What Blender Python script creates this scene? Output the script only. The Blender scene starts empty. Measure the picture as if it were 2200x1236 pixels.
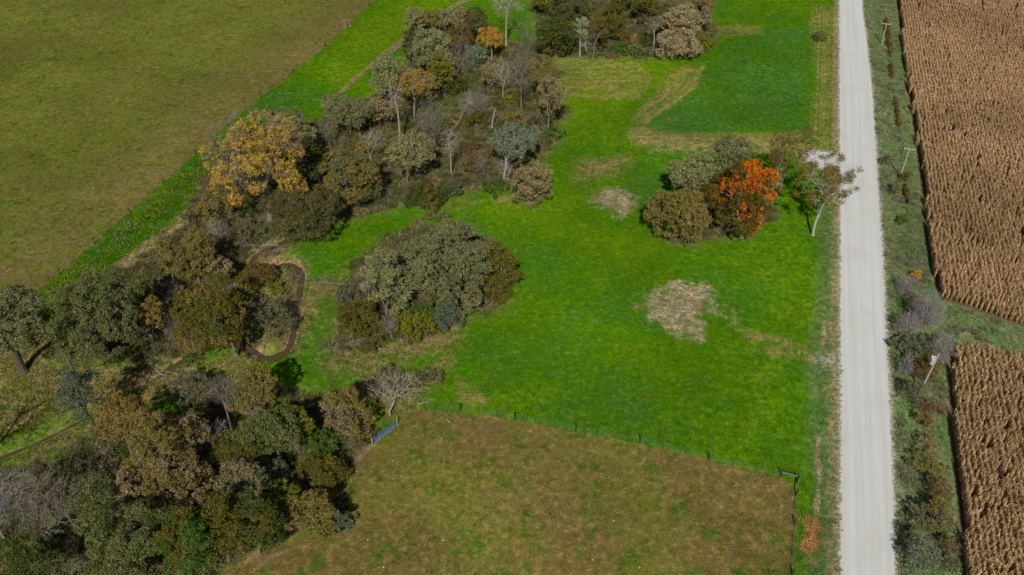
import bpy, math
import numpy as np
from mathutils import Vector, Quaternion

# ------------------------------------------------------------------ camera, sky, sun, exposure
scene = bpy.context.scene
COL = scene.collection
PITCH = math.radians(40.3)          # camera looks this far below the horizon
CAM_H = 95.0                        # drone height above the meadow
FPX = 1800.0                        # focal length in photo pixels (photo 2200 x 1236)
CX, CY = 1100.0, 618.0
SP, CP = math.sin(PITCH), math.cos(PITCH)

cam_data = bpy.data.cameras.new("camera")
cam = bpy.data.objects.new("camera", cam_data)
COL.objects.link(cam)
cam.location = (0, 0, CAM_H)
cam.rotation_euler = (math.pi / 2 - PITCH, 0, 0)
cam_data.sensor_width = 36.0
cam_data.lens = 36.0 * FPX / 2200.0
cam_data.clip_end = 6000
scene.camera = cam


def ray(x, y):
    """Direction through a photo pixel."""
    a, b = (x - CX) / FPX, (y - CY) / FPX
    return np.array([a, CP - b * SP, -SP - b * CP])


def G(x, y, z=0.0):
    """Ground position (x, y) under a photo pixel."""
    d = ray(x, y)
    t = (z - CAM_H) / d[2]
    return np.array([d[0] * t, d[1] * t])


def project(X, Y, Z):
    dep = Y * CP - (Z - CAM_H) * SP
    up = Y * SP + (Z - CAM_H) * CP
    return CX + FPX * X / dep, CY - FPX * up / dep, dep


SUN_DIR = ray(1190, 690)
SUN_DIR = SUN_DIR / np.linalg.norm(SUN_DIR)
sun_data = bpy.data.lights.new("sun", 'SUN')
sun_data.energy = 4.2
sun_data.angle = math.radians(0.5)
sun_data.color = (1.0, 0.955, 0.88)
sun = bpy.data.objects.new("sun", sun_data)
sun.rotation_euler = Vector(SUN_DIR).to_track_quat('-Z', 'Y').to_euler()
sun.location = (0, -60, 160)
COL.objects.link(sun)

world = bpy.data.worlds.new("World")
scene.world = world
world.use_nodes = True
wn = world.node_tree
bg = wn.nodes["Background"]
sky = wn.nodes.new("ShaderNodeTexSky")
sky.sky_type = 'NISHITA'
sky.sun_disc = False
sky.sun_elevation = math.asin(-SUN_DIR[2])
sky.sun_rotation = math.atan2(-SUN_DIR[0], -SUN_DIR[1])
wn.links.new(sky.outputs[0], bg.inputs[0])
bg.inputs[1].default_value = 0.05

scene.view_settings.view_transform = 'Standard'
scene.view_settings.look = 'None'
scene.view_settings.exposure = 0.0
scene.view_settings.gamma = 1.0
scene.view_settings.use_curve_mapping = False
scene.cycles.max_bounces = 6
scene.cycles.diffuse_bounces = 3
scene.cycles.transmission_bounces = 3
scene.cycles.transparent_max_bounces = 4

RNG = np.random.default_rng(11)

# ------------------------------------------------------------------ small numeric helpers
def sstep(a, b, x):
    t = np.clip((x - a) / (b - a), 0, 1)
    return t * t * (3 - 2 * t)


_tab = np.random.default_rng(3).random((256, 256))


def vnoise(x, y):
    xi, yi = np.floor(x).astype(int), np.floor(y).astype(int)
    fx, fy = x - xi, y - yi
    fx, fy = fx * fx * (3 - 2 * fx), fy * fy * (3 - 2 * fy)
    a, b = _tab[xi % 256, yi % 256], _tab[(xi + 1) % 256, yi % 256]
    c, d = _tab[xi % 256, (yi + 1) % 256], _tab[(xi + 1) % 256, (yi + 1) % 256]
    return (a * (1 - fx) + b * fx) * (1 - fy) + (c * (1 - fx) + d * fx) * fy


def fbm(x, y, s, o=3):
    v, a, n = 0, 1, 0
    for k in range(o):
        v = v + a * vnoise(x / s + 17.3 * k, y / s + 9.1 * k)
        n += a
        a *= 0.5
        s *= 0.5
    return v / n


def poly(pts):
    return np.array([G(*p) for p in pts])


def sd(P, X, Y):
    """Signed distance to a closed polygon, positive inside."""
    d = np.full(X.shape, 1e12)
    ins = np.zeros(X.shape, bool)
    n = len(P)
    for i in range(n):
        ax, ay = P[i]
        bx, by = P[(i + 1) % n]
        ex, ey = bx - ax, by - ay
        wx, wy = X - ax, Y - ay
        t = np.clip((wx * ex + wy * ey) / (ex * ex + ey * ey + 1e-9), 0, 1)
        d = np.minimum(d, (wx - ex * t) ** 2 + (wy - ey * t) ** 2)
        c = ((ay > Y) != (by > Y))
        with np.errstate(divide='ignore', invalid='ignore'):
            xi = ex * (Y - ay) / (ey if ey != 0 else 1e-12) + ax
        ins ^= c & (X < xi)
    d = np.sqrt(d)
    return np.where(ins, d, -d)


def dline(P, X, Y):
    """Distance to an open polyline."""
    d = np.full(X.shape, 1e12)
    for i in range(len(P) - 1):
        ax, ay = P[i]
        ex, ey = P[i + 1] - P[i]
        wx, wy = X - ax, Y - ay
        t = np.clip((wx * ex + wy * ey) / (ex * ex + ey * ey + 1e-9), 0, 1)
        d = np.minimum(d, (wx - ex * t) ** 2 + (wy - ey * t) ** 2)
    return np.sqrt(d)


def smooth_path(P, k=6):
    P = np.asarray(P, float)
    out = []
    n = len(P)
    for i in range(n - 1):
        p0, p1, p2, p3 = P[max(i - 1, 0)], P[i], P[i + 1], P[min(i + 2, n - 1)]
        for t in np.linspace(0, 1, k, endpoint=False):
            out.append(0.5 * ((2 * p1) + (-p0 + p2) * t + (2 * p0 - 5 * p1 + 4 * p2 - p3) * t * t + (-p0 + 3 * p1 - 3 * p2 + p3) * t ** 3))
    out.append(P[-1])
    return np.array(out)


# ------------------------------------------------------------------ layout of the land (photo pixels -> metres)
ROAD = poly([(1803, -120), (1803, 0), (1804, 400), (1806, 800), (1806, 1500), (1931, 1500), (1924, 1236), (1919, 1050), (1911, 860),
             (1904, 720), (1897, 560), (1888, 430), (1880, 300), (1872, 180), (1862, 90), (1853, 30), (1845, -120)])
PAST_N = poly([(-500, -140), (930, -140), (815, -8), (700, 98), (560, 205), (465, 288), (400, 350), (330, 415), (230, 500), (130, 590),
               (92, 622), (0, 650), (-500, 700)])
PAST_S = poly([(890, 882), (1000, 890), (1107, 906), (1237, 928), (1375, 952), (1523, 985), (1680, 1022), (1707, 1042), (1714, 1110),
               (1703, 1236), (1690, 1500), (250, 1500), (470, 1236), (560, 1185), (610, 1160), (700, 1150), (752, 1110), (745, 1005), (775, 968), (850, 908)])
CORN_A = poly([(1914, -120), (1928, 20), (1945, 160), (1960, 265), (1980, 420), (1990, 520), (2000, 580), (2018, 645), (2060, 655), (2110, 672),
               (2200, 702), (2500, 760), (2500, -120)])
CORN_B = poly([(2047, 748), (2100, 756), (2160, 772), (2500, 830), (2500, 1500), (2085, 1500), (2073, 1236), (2060, 1100), (2048, 960), (2041, 800)])
CREEK = smooth_path(poly([(1010, 215), (985, 262), (948, 312), (900, 330), (838, 336), (808, 358), (760, 380), (705, 425), (655, 480), (609, 509), (565, 530), (540, 552), (535, 578),
                          (560, 582), (590, 567), (618, 559), (637, 568), (646, 590), (640, 620), (634, 655), (629, 690), (620, 730), (600, 751),
                          (572, 757), (545, 748), (520, 728), (480, 722), (430, 742), (385, 770), (345, 797), (300, 822), (245, 850),
                          (200, 880), (150, 906), (60, 950), (-10, 978), (-120, 1020)]))
DRIVE_A = poly([(1720, 330), (1742, 320), (1808, 324), (1808, 364), (1755, 361), (1728, 350)])
DRIVE_B = poly([(1742, 764), (1775, 754), (1808, 750), (1808, 792), (1770, 787)])
STRAW = [poly(p) for p in (
    [(1386, 642), (1405, 625), (1432, 596), (1490, 602), (1535, 606), (1548, 640), (1556, 672), (1520, 690), (1500, 719), (1440, 712), (1410, 690), (1388, 668)],
    [(1275, 425), (1302, 400), (1345, 408), (1388, 412), (1380, 450), (1345, 470), (1310, 455), (1285, 450)],
    [(1254, 488), (1268, 476), (1292, 484), (1290, 502), (1262, 504)],
    [(1555, 676), (1585, 672), (1588, 696), (1562, 700)])]
STRAW_SOFT = [poly(p) for p in (
    [(1195, 120), (1365, 135), (1400, 170), (1372, 214), (1195, 208)],
    [(1362, 306), (1357, 262), (1378, 226), (1415, 196), (1440, 160), (1468, 142), (1506, 150), (1493, 192), (1446, 226), (1401, 257), (1388, 290)],
    [(1366, 284), (1560, 290), (1792, 282), (1796, 322), (1520, 322), (1390, 312)],
    [(1742, 10), (1800, 10), (1802, 318), (1740, 318), (1752, 150)],
    [(1590, 705), (1700, 730), (1745, 765), (1650, 760)],
    [(985, 820), (1040, 845), (1045, 872), (985, 872)],
    [(1380, 58), (1420, 60), (1640, 52), (1640, 72), (1500, 86)])]
SWATH = smooth_path(poly([(1512, 140), (1500, 165), (1488, 192), (1448, 222), (1402, 253), (1380, 282), (1384, 304), (1420, 315), (1500, 319), (1620, 320), (1800, 318)]))
DIRT = [poly(p) for p in (
    [(962, 388), (985, 372), (1012, 368), (1042, 372), (1038, 402), (1010, 408), (985, 400)],
    [(542, 545), (575, 528), (620, 512), (600, 545), (600, 565), (545, 582)],
    [(740, 40), (760, 40), (752, 58), (738, 60)])]
EARTH_TRACK = [smooth_path(poly(p)) for p in (
    [(1030, -20), (960, 25), (880, 75), (800, 138), (735, 190), (700, 222)],
    [(470, 410), (400, 462), (330, 520), (240, 585), (200, 600)])]
RUTS = [smooth_path(poly(p)) for p in (
    [(470, 1250), (520, 1212), (570, 1180), (615, 1160)], [(520, 1250), (560, 1214), (610, 1184), (665, 1168)],
    [(880, 890), (850, 915), (800, 955), (765, 990)])]
PALE_TRAIL = smooth_path(poly([(1760, 938), (1759, 990), (1762, 1035), (1757, 1075), (1758, 1098)]))
PALE_TRAIL2 = smooth_path(poly([(1771, 690), (1773, 712), (1770, 735)]))
TAN_MEADOW = [poly(p) for p in (
    [(-20, 850), (60, 800), (200, 770), (330, 800), (450, 790), (420, 850), (330, 870), (240, 880), (100, 890), (-20, 960)],
    [(690, 790), (720, 690), (800, 720), (900, 735), (990, 700), (960, 742), (860, 770), (760, 790)],
    [(770, 880), (800, 790), (900, 800), (960, 780), (900, 850), (870, 890)],
    [(640, 640), (660, 600), (740, 605), (700, 640), (655, 700), (640, 750)],
    [(840, 420), (940, 450), (1000, 440), (1090, 415), (1140, 440), (980, 425)],
    [(505, 560), (640, 552), (655, 600), (640, 690), (560, 752), (530, 745), (520, 640)],
    [(1235, 342), (1355, 340), (1330, 362), (1238, 392)],
    [(415, 790), (520, 760), (540, 775), (470, 815), (400, 815)],
    [(-60, 640), (60, 655), (120, 690), (130, 770), (60, 810), (-60, 880)],
    [(20, 960), (150, 905), (230, 880), (330, 880), (200, 930), (60, 1000)])]
RUSTY = [poly([(1722, 1115), (1738, 1098), (1768, 1102), (1770, 1160), (1750, 1205), (1724, 1170)])]
LIME = [poly(p) for p in (
    [(1150, 140), (1400, 130), (1480, 140), (1380, 230), (1350, 310), (1210, 300)],
    [(830, -60), (1100, -60), (960, 10), (860, 80), (700, 215), (600, 215), (690, 120)],
    [(990, 425), (1250, 420), (1200, 480), (1100, 560), (1060, 480)])]
BLUE = [poly(p) for p in (
    [(1505, 152), (1560, 100), (1740, 50), (1740, 288), (1560, 292), (1420, 292), (1392, 284), (1404, 256), (1450, 224), (1492, 194)],
    [(1768, 380), (1792, 380), (1795, 1236), (1740, 1236), (1745, 950), (1768, 800)],
    [(560, 230), (640, 160), (720, 150), (680, 215)])]
WOOD = [poly(p) for p in (
    [(885, 78), (905, 45), (960, 30), (1050, 60), (1160, 110), (1215, 190), (1210, 290), (1150, 340), (1110, 400), (900, 430), (790, 460), (700, 500), (640, 520),
     (540, 560), (530, 640), (545, 740), (400, 770), (330, 790), (120, 760), (90, 650), (250, 590), (400, 470), (480, 300), (600, 275), (705, 250), (800, 205), (868, 135)],
    [(1130, -120), (1530, -120), (1530, 80), (1500, 112), (1420, 125), (1250, 128), (1160, 115)],
    [(130, 985), (225, 905), (330, 890), (430, 830), (560, 805), (700, 850), (790, 850), (780, 960), (740, 1010), (745, 1110), (650, 1165), (510, 1240), (380, 1500), (-200, 1500), (-200, 1040)],
    [(720, 640), (800, 540), (900, 480), (1040, 520), (1100, 600), (1060, 660), (900, 735), (800, 760), (710, 750)],
    [(1420, 430), (1560, 380), (1660, 400), (1650, 470), (1600, 512), (1440, 515)])]

R0, R1 = G(1804, 0), G(1806, 1236)
RV = (R0 - R1) / np.linalg.norm(R0 - R1)          # along the road, away from the camera
RU = np.array([RV[1], -RV[0]])                    # across, to the right
ROAD_W = 7.2


def land(X, Y, full=True):
    """All masks of the land at the given points."""
    m = {}
    wob = (fbm(X, Y, 3.0, 3) - 0.5)
    m['ru'] = (X - R1[0]) * RU[0] + (Y - R1[1]) * RU[1]
    m['rv'] = (X - R1[0]) * RV[0] + (Y - R1[1]) * RV[1]
    m['road'] = np.maximum(np.maximum(sd(ROAD, X, Y), 0.7 * (sd(DRIVE_A, X, Y) + wob * 1.2) - 0.35), 0.5 * (sd(DRIVE_B, X, Y) + wob * 2.2) - 0.75)
    m['pn'] = sd(PAST_N, X, Y)
    m['ps'] = sd(PAST_S, X, Y)
    m['corn'] = np.maximum(sd(CORN_A, X, Y), sd(CORN_B, X, Y))
    m['creek'] = dline(CREEK, X, Y)
    if not full:
        return m
    big = (fbm(X, Y, 7.0, 4) - 0.5)
    w = np.full(X.shape, -99.0)
    for p in WOOD:
        w = np.maximum(w, sd(p, X, Y))
    m['wood'] = w + big * 7
    s = np.full(X.shape, -99.0)
    for p in STRAW:
        s = np.maximum(s, sd(p, X, Y))
    m['straw'] = np.clip(sstep(-3.0, 4.5, s + big * 9), 0, 1)
    q = np.zeros(X.shape)
    for p in STRAW_SOFT:
        q = np.maximum(q, sstep(-1.2, 0.9, sd(p, X, Y) + big * 2.5))
    m['soft'] = q
    q = np.zeros(X.shape)
    for p in TAN_MEADOW:
        q = np.maximum(q, sstep(-3, 2.5, sd(p, X, Y) + big * 6))
    m['tan'] = q
    d = np.full(X.shape, -99.0)
    for p in DIRT:
        d = np.maximum(d, sd(p, X, Y))
    d = sstep(-1.2, 0.8, d + wob * 3)
    for p in EARTH_TRACK:
        d = np.maximum(d, 0.92 * sstep(2.6, 0.3, dline(p, X, Y) + big * 3))
    for p in RUTS:
        d = np.maximum(d, 0.8 * sstep(0.7, 0.15, dline(p, X, Y) + wob * 0.6))
    d = np.maximum(d, 0.62 * sstep(2.0, 0.7, m['creek'] + wob * 2.4) * sstep(G(190, 880)[0], G(300, 820)[0], X))
    for p in (PALE_TRAIL, PALE_TRAIL2):
        m['straw'] = np.maximum(m['straw'], sstep(0.75, 0.15, dline(p, X, Y) + wob * 0.7))
    m['dirt'] = d
    r = np.zeros(X.shape)
    for p in RUSTY:
        r = np.maximum(r, sstep(-0.6, 1.0, sd(p, X, Y) + wob * 4))
    m['rusty'] = r
    h = np.zeros(X.shape)
    for p in LIME:
        h = np.maximum(h, sstep(-6, 6, sd(p, X, Y) + big * 8))
    for p in BLUE:
        h = h - sstep(-1.6, 3.0, sd(p, X, Y) + big * 4)
    m['hue'] = h
    # roadside verges
    right = sstep(0.0, 1.5, m['ru'] - ROAD_W + 1.0) * sstep(60, 30, m['ru'])
    left = sstep(-2.2, -0.9, m['ru'] + wob * 1.0) * sstep(1, 0, m['ru'])
    ditch = sstep(-5.4, -2.4, m['ru'] + big * 3) * sstep(-0.6, -1.6, m['ru']) * sstep(G(1780, 330)[1], G(1780, 420)[1], Y)
    m['verge'] = np.maximum(np.maximum(right, left * 0.4), 0.62 * ditch)
    m['lv'] = sstep(-2.1, -1.2, m['ru'] + wob * 0.9) * sstep(0.6, 0.0, m['ru'])
    # mown swaths: a running coordinate across the stripes
    cv_ = dline(SWATH, X, Y)
    low_ = sstep(G(1500, 268)[1], G(1500, 290)[1], Y)
    m['cl'] = np.maximum(np.exp(-(cv_ / 0.45) ** 2), 0.85 * low_ * sstep(4.2, 0.6, cv_ + big * 4)) * sstep(-3, -10, m['ru'])
    m['sw'] = np.where(m['ru'] > -9, m['ru'] * 1.3, np.where(cv_ < 11, cv_ * 1.9, Y * 1.25))
    return m


def height(X, Y, m=None):
    X, Y = np.asarray(X, float), np.asarray(Y, float)
    m = m or land(X, Y, False)
    h = (fbm(X, Y, 45.0, 2) - 0.5) * 1.2 + (fbm(X, Y, 6.0, 2) - 0.5) * 0.16
    rough = np.clip(1.0 - sstep(-0.5, 0.5, m['road']), 0, 1)
    h = h + rough * (fbm(X * 1.3, Y, 1.6, 2) - 0.5) * 0.16
    ru = m['ru']
    flat = sstep(-9, -1.0, ru) * sstep(ROAD_W + 9, ROAD_W + 1.0, ru)
    h = h * (1 - 0.8 * flat)
    h = h + 0.28 * sstep(-1.6, 0.4, ru) * sstep(ROAD_W + 1.2, ROAD_W - 0.6, ru)
    h = h - 0.35 * np.exp(-((ru + 3.6) / 1.3) ** 2) - 0.45 * np.exp(-((ru - ROAD_W - 3.6) / 1.6) ** 2)
    c = m['creek']
    h = h - 1.2 * sstep(2.0, 0.6, c) * (1 - flat)
    return h


def zat(x, y):
    return float(height(np.array([x]), np.array([y]))[0])


# ------------------------------------------------------------------ mesh and material helpers
def new_mesh(name, verts, faces, mat, attrs=None, smooth=False):
    """verts (n,3); faces (m,k) with k constant."""
    me = bpy.data.meshes.new(name)
    verts = np.ascontiguousarray(verts, np.float32)
    faces = np.ascontiguousarray(faces, np.int32)
    m, k = faces.shape
    me.vertices.add(len(verts))
    me.vertices.foreach_set("co", verts.ravel())
    me.loops.add(m * k)
    me.loops.foreach_set("vertex_index", faces.ravel())
    me.polygons.add(m)
    me.polygons.foreach_set("loop_start", np.arange(0, m * k, k, dtype=np.int32))
    me.polygons.foreach_set("use_smooth", np.full(m, smooth, bool))
    for an, arr in (attrs or {}).items():
        arr = np.ascontiguousarray(arr, np.float32)
        if arr.ndim == 2:
            a = me.attributes.new(an, 'FLOAT_COLOR', 'POINT')
            if arr.shape[1] == 3:
                arr = np.concatenate([arr, np.ones((len(arr), 1), np.float32)], 1)
            a.data.foreach_set("color", arr.ravel())
        else:
            a = me.attributes.new(an, 'FLOAT', 'POINT')
            a.data.foreach_set("value", arr)
    me.update(calc_edges=True)
    if mat:
        me.materials.append(mat)
    return me


def add(name, data, parent=None, loc=None):
    o = bpy.data.objects.new(name, data)
    COL.objects.link(o)
    if parent:
        o.parent = parent
    if loc is not None:
        o.location = loc
    return o


def tag(o, label=None, cat=None, group=None, kind=None):
    if label: o["label"] = label
    if cat: o["category"] = cat
    if group: o["group"] = group
    if kind: o["kind"] = kind
    return o


class NT:
    """Terse shader-node builder."""
    def __init__(self, name):
        self.mat = bpy.data.materials.new(name)
        self.mat.use_nodes = True
        self.t = self.mat.node_tree
        self.t.nodes.clear()
        self.out = self.t.nodes.new("ShaderNodeOutputMaterial")

    def n(self, typ, **kw):
        nd = self.t.nodes.new(typ)
        for k, v in kw.items():
            setattr(nd, k, v)
        return nd

    def put(self, sock, v):
        if isinstance(v, bpy.types.NodeSocket):
            self.t.links.new(v, sock)
        elif isinstance(v, tuple) and len(v) == 3 and sock.type == 'RGBA':
            sock.default_value = (*v, 1)
        else:
            sock.default_value = v

    def math(self, op, a, b=0.0, c=0.0, clamp=False):
        nd = self.n("ShaderNodeMath", operation=op, use_clamp=clamp)
        self.put(nd.inputs[0], a); self.put(nd.inputs[1], b); self.put(nd.inputs[2], c)
        return nd.outputs[0]

    def attr(self, name, typ='GEOMETRY'):
        nd = self.n("ShaderNodeAttribute", attribute_type=typ, attribute_name=name)
        return nd

    def f(self, name):
        return self.attr(name).outputs['Fac']

    def noise(self, vec, scale, detail=3.0, rough=0.55, dist=0.0):
        nd = self.n("ShaderNodeTexNoise")
        self.put(nd.inputs['Vector'], vec)
        nd.inputs['Scale'].default_value = scale
        nd.inputs['Detail'].default_value = detail
        nd.inputs['Roughness'].default_value = rough
        nd.inputs['Distortion'].default_value = dist
        return nd.outputs[0]

    def ss(self, x, a, b):
        nd = self.n("ShaderNodeMapRange", interpolation_type='SMOOTHSTEP')
        self.put(nd.inputs['Value'], x); self.put(nd.inputs['From Min'], a); self.put(nd.inputs['From Max'], b)
        return nd.outputs[0]

    def mix(self, f, a, b, mode='MIX'):
        nd = self.n("ShaderNodeMix", data_type='RGBA', blend_type=mode)
        self.put(nd.inputs[0], f); self.put(nd.inputs[6], a); self.put(nd.inputs[7], b)
        return nd.outputs[2]

    def vec(self, x, y, z=0.0):
        nd = self.n("ShaderNodeCombineXYZ")
        self.put(nd.inputs[0], x); self.put(nd.inputs[1], y); self.put(nd.inputs[2], z)
        return nd.outputs[0]

    def scale(self, col, f):
        nd = self.n("ShaderNodeVectorMath", operation='SCALE')
        self.put(nd.inputs[0], col); self.put(nd.inputs['Scale'], f)
        return nd.outputs[0]

    def pos(self):
        return self.n("ShaderNodeNewGeometry").outputs['Position']

    def bsdf(self, col, rough=0.9, spec=0.15, normal=None, metal=0.0):
        b = self.n("ShaderNodeBsdfPrincipled")
        self.put(b.inputs['Base Color'], col)
        self.put(b.inputs['Roughness'], rough)
        b.inputs['Specular IOR Level'].default_value = spec
        b.inputs['Metallic'].default_value = metal
        if normal is not None:
            self.t.links.new(normal, b.inputs['Normal'])
        self.t.links.new(b.outputs[0], self.out.inputs[0])
        return b

    def bump(self, h, strength=0.4, dist=0.1):
        b = self.n("ShaderNodeBump")
        b.inputs['Strength'].default_value = strength
        b.inputs['Distance'].default_value = dist
        self.t.links.new(h, b.inputs['Height'])
        return b.outputs[0]


def ground_material():
    N = NT("ground")
    P = N.pos()
    nL = N.noise(P, 0.045, 4)         # tens of metres
    nM = N.noise(P, 0.22, 5, 0.6)     # a few metres
    nS = N.noise(P, 1.1, 4, 0.65)     # tussocks
    nF = N.noise(P, 4.5, 3, 0.7)      # blades
    nD = N.noise(P, 0.5, 5, 0.7)
    # --- meadow
    h = N.math('MULTIPLY_ADD', N.f('hue'), 0.30, N.math('MULTIPLY_ADD', nM, 0.9, N.math('MULTIPLY_ADD', nL, 1.9, -0.82)))
    r = N.n("ShaderNodeValToRGB")
    els = r.color_ramp.elements
    els[0].position, els[0].color = 0.05, (0.055, 0.160, 0.026, 1)
    els[1].position, els[1].color = 1.0, (0.115, 0.200, 0.003, 1)
    for p, c in ((0.35, (0.052, 0.150, 0.010, 1)), (0.58, (0.058, 0.163, 0.003, 1)), (0.78, (0.082, 0.178, 0.002, 1))):
        e = els.new(p); e.color = c
    N.t.links.new(h, r.inputs[0])
    c = r.outputs[0]
    c = N.mix(N.math('MULTIPLY', N.ss(nS, 0.52, 0.68), 0.5), c, (0.125, 0.190, 0.018))
    # thin tan wisps all over the meadow
    c = N.mix(N.math('MULTIPLY', N.ss(nD, 0.56, 0.70), 0.5), c, (0.165, 0.155, 0.030))
    # --- verge
    vg = N.mix(N.ss(nM, 0.35, 0.68), (0.095, 0.175, 0.050), (0.165, 0.175, 0.080))
    vg = N.mix(N.math('MULTIPLY', N.ss(nS, 0.52, 0.7), 0.6), vg, (0.25, 0.215, 0.125))
    c = N.mix(N.f('verge'), c, vg)
    c = N.mix(N.math('MULTIPLY', N.f('lv'), 0.85), c, N.mix(N.ss(nS, 0.4, 0.6), (0.175, 0.180, 0.062), (0.285, 0.235, 0.125)))
    # --- tan rough grass
    tanc = N.mix(N.ss(nS, 0.35, 0.65), (0.175, 0.140, 0.050), (0.33, 0.225, 0.10))
    tanc = N.mix(N.math('MULTIPLY', N.ss(nM, 0.52, 0.64), 0.55), tanc, (0.09, 0.13, 0.02))
    c = N.mix(N.math('MULTIPLY', N.f('tan'), 0.92), c, tanc)
    # --- woodland floor
    wd = N.mix(N.ss(nM, 0.36, 0.62), (0.185, 0.145, 0.065), (0.105, 0.130, 0.026))
    wd = N.mix(N.math('MULTIPLY', N.ss(nS, 0.45, 0.7), 0.75), wd, (0.26, 0.185, 0.095))
    c = N.mix(N.math('MULTIPLY', N.ss(N.f('wood'), -3.0, 3.0), 0.93), c, wd)
    # --- mown swath stripes
    sv = N.vec(N.math('MULTIPLY', N.f('sw'), 1.0), N.math('MULTIPLY', nM, 2.2), 0.0)
    stripe = N.ss(N.noise(sv, 1.5, 3, 0.7), 0.45, 0.58)
    soft = N.math('MULTIPLY', N.f('soft'), N.math('MULTIPLY_ADD', stripe, 0.62, N.math('MULTIPLY', N.ss(nM, 0.42, 0.62), 0.3)))
    c = N.mix(soft, c, N.mix(nS, (0.20, 0.145, 0.05), (0.40, 0.27, 0.11)))
    c = N.mix(N.math('MULTIPLY', N.f('cl'), N.ss(nD, 0.36, 0.56)), c, N.mix(nS, (0.24, 0.165, 0.07), (0.42, 0.31, 0.14)))
    # --- straw patches
    st = N.ss(N.math('ADD', N.f('straw'), N.math('MULTIPLY_ADD', nD, 2.4, -1.2)), 0.35, 1.0)
    stc = N.mix(N.ss(nF, 0.38, 0.60), (0.185, 0.150, 0.070), (0.37, 0.30, 0.18))
    stc = N.mix(N.math('MULTIPLY', N.ss(nS, 0.50, 0.66), 0.7), stc, (0.46, 0.39, 0.26))
    stc = N.mix(N.math('MULTIPLY', N.ss(nM, 0.48, 0.62), 0.8), stc, (0.22, 0.145, 0.078))
    c = N.mix(st, c, stc)
    ru_ = N.mix(nS, (0.20, 0.10, 0.03), (0.46, 0.24, 0.09))
    c = N.mix(N.ss(N.math('ADD', N.f('rusty'), N.math('MULTIPLY_ADD', nD, 1.2, -0.6)), 0.3, 0.8), c, ru_)
    # --- pastures
    pg = N.math('MULTIPLY_ADD', nD, 0.5, N.math('MULTIPLY', nM, 0.5))
    pc = N.mix(N.ss(nM, 0.38, 0.64), (0.158, 0.144, 0.031), (0.138, 0.138, 0.022))
    pc = N.mix(N.ss(nL, 0.44, 0.56), pc, (0.160, 0.118, 0.036))
    pc = N.mix(N.math('MULTIPLY', N.ss(pg, 0.515, 0.585), 0.85), pc, (0.062, 0.125, 0.010))
    pc = N.mix(N.math('MULTIPLY', N.ss(nS, 0.52, 0.66), 0.6), pc, (0.215, 0.175, 0.058))
    pc = N.mix(N.math('MULTIPLY', N.ss(N.noise(P, 0.75, 3), 0.57, 0.68), 0.7), pc, (0.26, 0.155, 0.060))
    # the north pasture is greener on its far west side
    spx = N.n("ShaderNodeSeparateXYZ"); N.t.links.new(P, spx.inputs[0])
    west = N.ss(N.math('ADD', spx.outputs[0], N.math('MULTIPLY', spx.outputs[1], -0.35)), -85.0, -150.0)
    pc = N.mix(N.math('MULTIPLY', west, 0.55), pc, (0.105, 0.142, 0.015))
    nearf = N.math('MULTIPLY', N.ss(N.f('pn'), 26.0, 2.0), N.ss(N.f('pn'), -0.5, 0.5))
    pc = N.mix(N.math('MULTIPLY', nearf, N.ss(nM, 0.40, 0.62)), pc, N.mix(nS, (0.135, 0.105, 0.040), (0.21, 0.160, 0.062)))
    ed = N.math('MULTIPLY_ADD', nS, 0.9, -0.45)
    pm = N.math('MAXIMUM', N.f('pn'), N.f('ps'))
    c = N.mix(N.ss(N.math('ADD', pm, ed), -0.25, 0.25), c, pc)
    # --- bare earth
    dc = N.mix(nS, (0.16, 0.095, 0.05), (0.36, 0.235, 0.14))
    dm = N.ss(N.math('ADD', N.f('dirt'), N.math('MULTIPLY_ADD', nD, 0.9, -0.45)), 0.32, 0.75)
    c = N.mix(N.math('MULTIPLY', dm, 0.85), c, dc)
    # --- field soil
    c = N.mix(N.ss(N.math('ADD', N.f('corn'), ed), -0.3, 0.3), c, N.mix(nS, (0.075, 0.050, 0.028), (0.16, 0.105, 0.055)))
    # blade-scale value change
    c = N.mix(1.0, c, N.scale(N.vec(1, 1, 1), N.math('MULTIPLY_ADD', nF, 1.5, 0.28)), 'MULTIPLY')
    c = N.mix(1.0, c, N.scale(N.vec(1, 1, 1), N.math('MULTIPLY_ADD', nS, 1.15, 0.44)), 'MULTIPLY')
    c = N.mix(1.0, c, N.scale(N.vec(1, 1, 1), N.math('MULTIPLY_ADD', N.noise(P, 0.028, 3, 0.6), 1.3, 0.37)), 'MULTIPLY')
    # --- gravel road
    ru, rv = N.f('ru'), N.f('rv')
    lane = N.noise(N.vec(N.math('MULTIPLY', ru, 1.0), N.math('MULTIPLY', rv, 0.012), 0.0), 1.1, 4, 0.6)
    fine = N.noise(N.vec(N.math('MULTIPLY', ru, 3.0), N.math('MULTIPLY', rv, 0.03), 0.0), 1.0, 3, 0.6)
    gc = N.mix(N.ss(lane, 0.38, 0.62), (0.52, 0.525, 0.49), (0.585, 0.59, 0.56))
    gc = N.mix(N.math('MULTIPLY', N.ss(N.noise(P, 0.16, 4, 0.6), 0.45, 0.65), 0.4), gc, (0.50, 0.49, 0.445))
    gc = N.mix(N.math('MULTIPLY', N.ss(fine, 0.62, 0.74), 0.45), gc, (0.64, 0.635, 0.60))
    gc = N.mix(N.math('MULTIPLY', N.ss(N.noise(P, 5.0, 3), 0.55, 0.72), 0.35), gc, (0.40, 0.39, 0.34))
    # loose chalky windrow beyond the packed lanes
    rd = N.f('road')
    edge_n = N.noise(P, 1.6, 4, 0.75)
    shoulder = N.ss(N.math('ADD', rd, N.math('MULTIPLY', N.math('MULTIPLY_ADD', edge_n, 5.5, -2.75), N.math('MULTIPLY_ADD', N.ss(ru, 3.0, 4.0), -0.6, 1.0))), -1.0, -0.1)
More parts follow.
